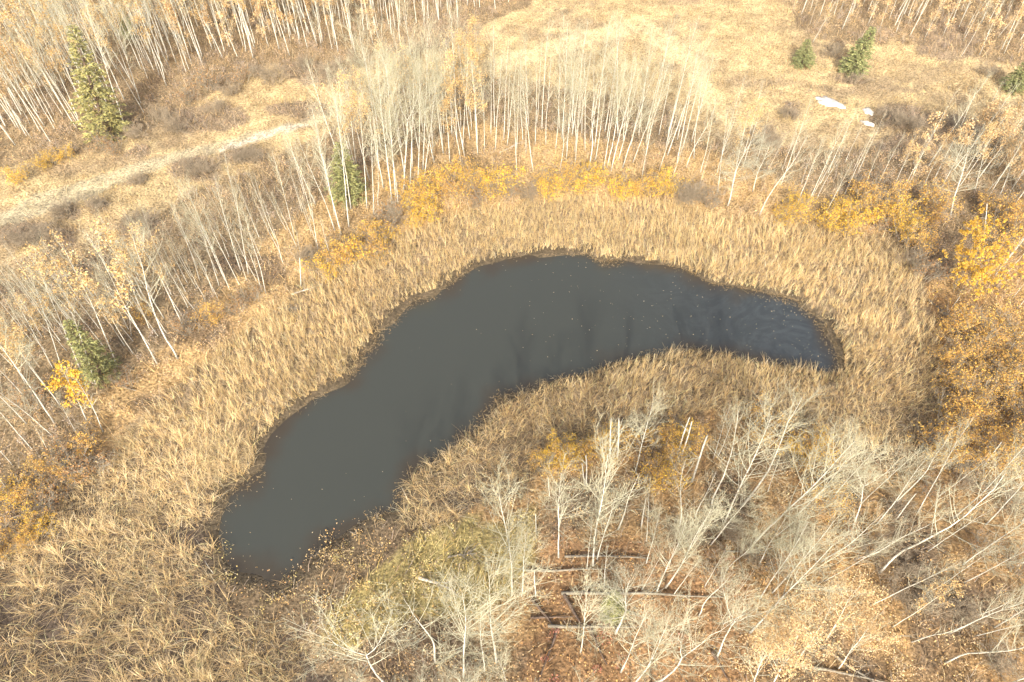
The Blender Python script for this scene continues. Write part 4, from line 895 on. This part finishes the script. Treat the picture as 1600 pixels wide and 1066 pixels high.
shrubs(G + RB, [(790, 300), (795, 310), (830, 310), (1080, 320), (1100, 315), (1110, 325), (1065, 312), (745, 320), (625, 345), (595, 365), (610, 350), (480, 420), (500, 415), (1370, 290), (1340, 300), (1530, 320), (1590, 300), (1380, 360), (1420, 420), (1440, 435)], 1.5, "grey-brown twiggy shrub along the far bank between yellow bushes", "bare shrub", "grey-brown shrubs of the far bank", 1.3)
shrubs(RB + O[3:], [(110, 740), (130, 730), (95, 720), (150, 745), (85, 750), (140, 700), (115, 760), (75, 800), (200, 600), (300, 520), (220, 500), (180, 480), (60, 500), (30, 540), (60, 640), (330, 500), (370, 490), (395, 470)], 1.4, "rust-brown shrub under the left wood beside the reeds", "brown shrub", "rust-brown shrubs under the left wood", 1.3)
shrubs(G + RB, [(1500, 760), (1540, 765), (1580, 790), (1450, 770), (1400, 800), (1330, 860), (1160, 870), (1200, 890), (1400, 930), (1440, 960), (1370, 870), (1530, 860), (1590, 900), (1500, 960), (1250, 860), (1130, 840), (1110, 900), (1060, 840), (1420, 900), (1560, 1040)], 1.2, "brown twiggy undershrub beneath the near wood", "bare shrub", "undershrubs beneath the near wood", 1.3)
# ------------------------------------------------------------------ fallen trunks
def log(name, u1, v1, u2, v2, rad, lab, tone, arms=3, seed=0):
    x1, y1, z1 = onground(u1, v1); x2, y2, z2 = onground(u2, v2); r = np.random.default_rng(seed)
    L = math.hypot(x2 - x1, y2 - y1); n = 9; t = np.linspace(0, 1, n)
    X = np.stack([t * L, r.normal(0, .04, n).cumsum() * .5, r.normal(0, .015, n)], 1)
    X[:, 2] += np.array([float(gz(x1 + (x2 - x1) * k, y1 + (y2 - y1) * k)) for k in t]) - z1 + rad * 1.5
    T = Tubes(); T.add(X, np.linspace(rad, rad * .35, n), 8, np.asarray(tone)); 
    T.add(np.array([X[0] + [.001, 0, 0], X[0] - [.012, 0, 0]]), [rad, rad * .05], 8, np.array((.5, .38, .24)))
    e = bpy.data.objects.new(name, None); C.objects.link(e); e.location = (x1, y1, z1); e.rotation_euler = (0, 0, math.atan2(y2 - y1, x2 - x1)); tag(e, lab, "fallen log")
    link("trunk", mesh("trunk", *T.build()[:2], M_bark2, T.build()[2]), e)
    if arms:
        Cw = Tubes()
        for k in range(arms * 5):
            p, d = at_(X, r.uniform(.35, .99)); q = limb(r, p, (r.uniform(.3, 1), r.uniform(-1, 1), r.uniform(-.1, .45)), r.uniform(.4, 1.3), 5, -.03, .1)
            q[:, 2] = np.maximum(q[:, 2], .03); Cw.add(q, np.linspace(.02, .006, 5), 3, np.asarray(tone) * .95)
        link("branches", mesh("branches", *Cw.build()[:2], M_twig, Cw.build()[2]), e)
M_bark2 = veg_mat("weathered_log", 0, nscale=7, amt=.35)
GL = (.25, .22, .17); DL = (.15, .11, .085); WL = (.46, .42, .35)
for i, a in enumerate([
 (877, 929, 1135, 934, .10, "longest grey fallen log lying level beneath the little green conifer", GL, 1), (822, 893, 948, 891, .08, "upper left grey log lying level over the rust floor", GL, 1),
 (882, 871, 1015, 869, .08, "topmost grey log beside the symmetrical aspen's foot", GL, 2), (856, 980, 1000, 979, .09, "lowest level grey log over the crimson leaves", GL, 1),
 (829, 966, 896, 965, .07, "short dark log left of the crossed logs", DL, 0), (881, 932, 914, 986, .11, "thick dark log slanting down from the long grey one", DL, 0),
 (831, 938, 870, 985, .09, "dark log slanting beneath the stubby grey trunk", DL, 0), (905, 928, 942, 914, .06, "thin short log propped on the long grey one", GL, 1),
 (655, 905, 708, 924, .10, "pale fallen trunk across the olive thicket", WL, 2), (870, 985, 842, 1066, .07, "long thin dark log running down to the bottom edge", DL, 0),  # the long thin dark strip is a tree's cast shadow built as a log
 (1132, 863, 1202, 860, .06, "thin grey log in the shaded hollow", GL, 1), (1280, 1010, 1370, 1070, .09, "grey log slanting down right of the tan leafy crowns", GL, 1),
 (1238, 1037, 1390, 1068, .09, "long low log along the bottom right of centre", GL, 1), (968, 956, 1004, 966, .06, "small grey log right of the little conifer", GL, 0),
 (1367, 1000, 1400, 992, .07, "short grey branch on the bare brown floor at lower right", GL, 1), (515, 935, 545, 1000, .04, "thin branch at the dark edge of the olive thicket", DL, 1),
 (700, 872, 745, 866, .06, "grey brushy fallen top in the olive thicket", GL, 4), (1112, 1020, 1140, 1066, .08, "dark log under the spidery aspen", DL, 0),
 (185, 602, 215, 612, .08, "short fallen pole on the left wood floor", GL, 0), (455, 462, 505, 445, .07, "bleached fallen tree with spread limbs on the left bank", WL, 4),
 (430, 482, 462, 484, .05, "grey brushy branch beside the left bank reeds", GL, 4), (920, 978, 948, 1040, .08, "dark log slanting away below the crossed logs", DL, 0),
 (1450, 470, 1480, 492, .06, "grey tangle of dead limbs at the foot of the golden tree", GL, 4), (780, 240, 815, 222, .06, "slanting dead pole inside the straight stand", WL, 1),
 (15, 812, 62, 800, .05, "grey fallen brush between the orange shrubs at the left edge", GL, 4)]):
    log("fallen_log", *a[:5], a[5], a[6], a[7], seed=500 + i)

# ------------------------------------------------------------------ last snow on the meadow
def snow_mat():
    m, n, out = new_mat("snow"); p = n.nodes.new("ShaderNodeBsdfPrincipled"); p.inputs["Roughness"].default_value = .7
    z = n.nodes.new("ShaderNodeTexNoise"); z.inputs["Scale"].default_value = 6; r = n.nodes.new("ShaderNodeValToRGB")
    r.color_ramp.elements[0].position = .35; r.color_ramp.elements[0].color = (.46, .43, .38, 1); r.color_ramp.elements[1].color = (.85, .85, .86, 1)
    n.links.new(z.outputs[0], r.inputs[0]); n.links.new(r.outputs[0], p.inputs["Base Color"]); n.links.new(p.outputs[0], out.inputs[0]); return m
MS = snow_mat()
def snow(pts, lab, seed):
    r = np.random.default_rng(seed); w = np.array([onground(u, v)[:2] for u, v in pts]); c = w.mean(0)
    m = 40; P = []
    for k in range(m):
        f = k / m * len(w); i = int(f); p = w[i] + (w[(i + 1) % len(w)] - w[i]) * (f - i); P.append(p + (p - c) * r.normal(0, .07))
    P = np.array(P); V = []; F = []
    for s, h in ((1, -.03), (.93, .10), (.6, .16), (.25, .18), (.01, .18)):
        q = c + (P - c) * s; V.append(np.stack([q[:, 0], q[:, 1], gz(q[:, 0], q[:, 1]) + h + r.normal(0, .012, m)], 1))
    for a in range(4):
        for k in range(m): F.append((a * m + k, a * m + (k + 1) % m, (a + 1) * m + (k + 1) % m, (a + 1) * m + k))
    V = np.concatenate(V); V[:, :2] -= c
    o = link("snow_patch", mesh("snow_patch", V, np.array(F), MS, None, True)); o.location = (c[0], c[1], 0); tag(o, lab, "snow patch")
snow([(1273, 152), (1290, 151), (1305, 158), (1322, 167), (1323, 171), (1305, 168), (1290, 166), (1278, 160)], "long white snow patch on the upper right meadow", 1)
snow([(1347, 171), (1357, 169), (1365, 177), (1364, 181), (1352, 178)], "small rounded white snow patch right of the long one", 2)
snow([(1344, 190), (1352, 190), (1366, 195), (1366, 198), (1352, 196)], "smallest thin snow streak below the rounded patch", 3)
print("objects", len(bpy.data.objects))


# ------------------------------------------------------------------ thin autumn haze
me = bpy.data.meshes.new("haze"); hx, hy0, hy1, hz0, hz1 = 1200, -900, 1200, -6, 60
Vh = [(-hx, hy0, hz0), (hx, hy0, hz0), (hx, hy1, hz0), (-hx, hy1, hz0), (-hx, hy0, hz1), (hx, hy0, hz1), (hx, hy1, hz1), (-hx, hy1, hz1)]
me.from_pydata(Vh, [], [(3, 2, 1, 0), (4, 5, 6, 7), (0, 1, 5, 4), (1, 2, 6, 5), (2, 3, 7, 6), (3, 0, 4, 7)])
mh, n, out = new_mat("haze_air"); pv = n.nodes.new("ShaderNodeVolumePrincipled"); pv.inputs["Density"].default_value = .00022
pv.inputs["Color"].default_value = (.96, .95, .88, 1); pv.inputs["Anisotropy"].default_value = 0.0; n.links.new(pv.outputs[0], out.inputs["Volume"])
me.materials.append(mh); o = link("haze", me); tag(o, "thin pale autumn haze filling the air over the pond", "haze", kind="stuff")
sc.cycles.volume_bounces = 0
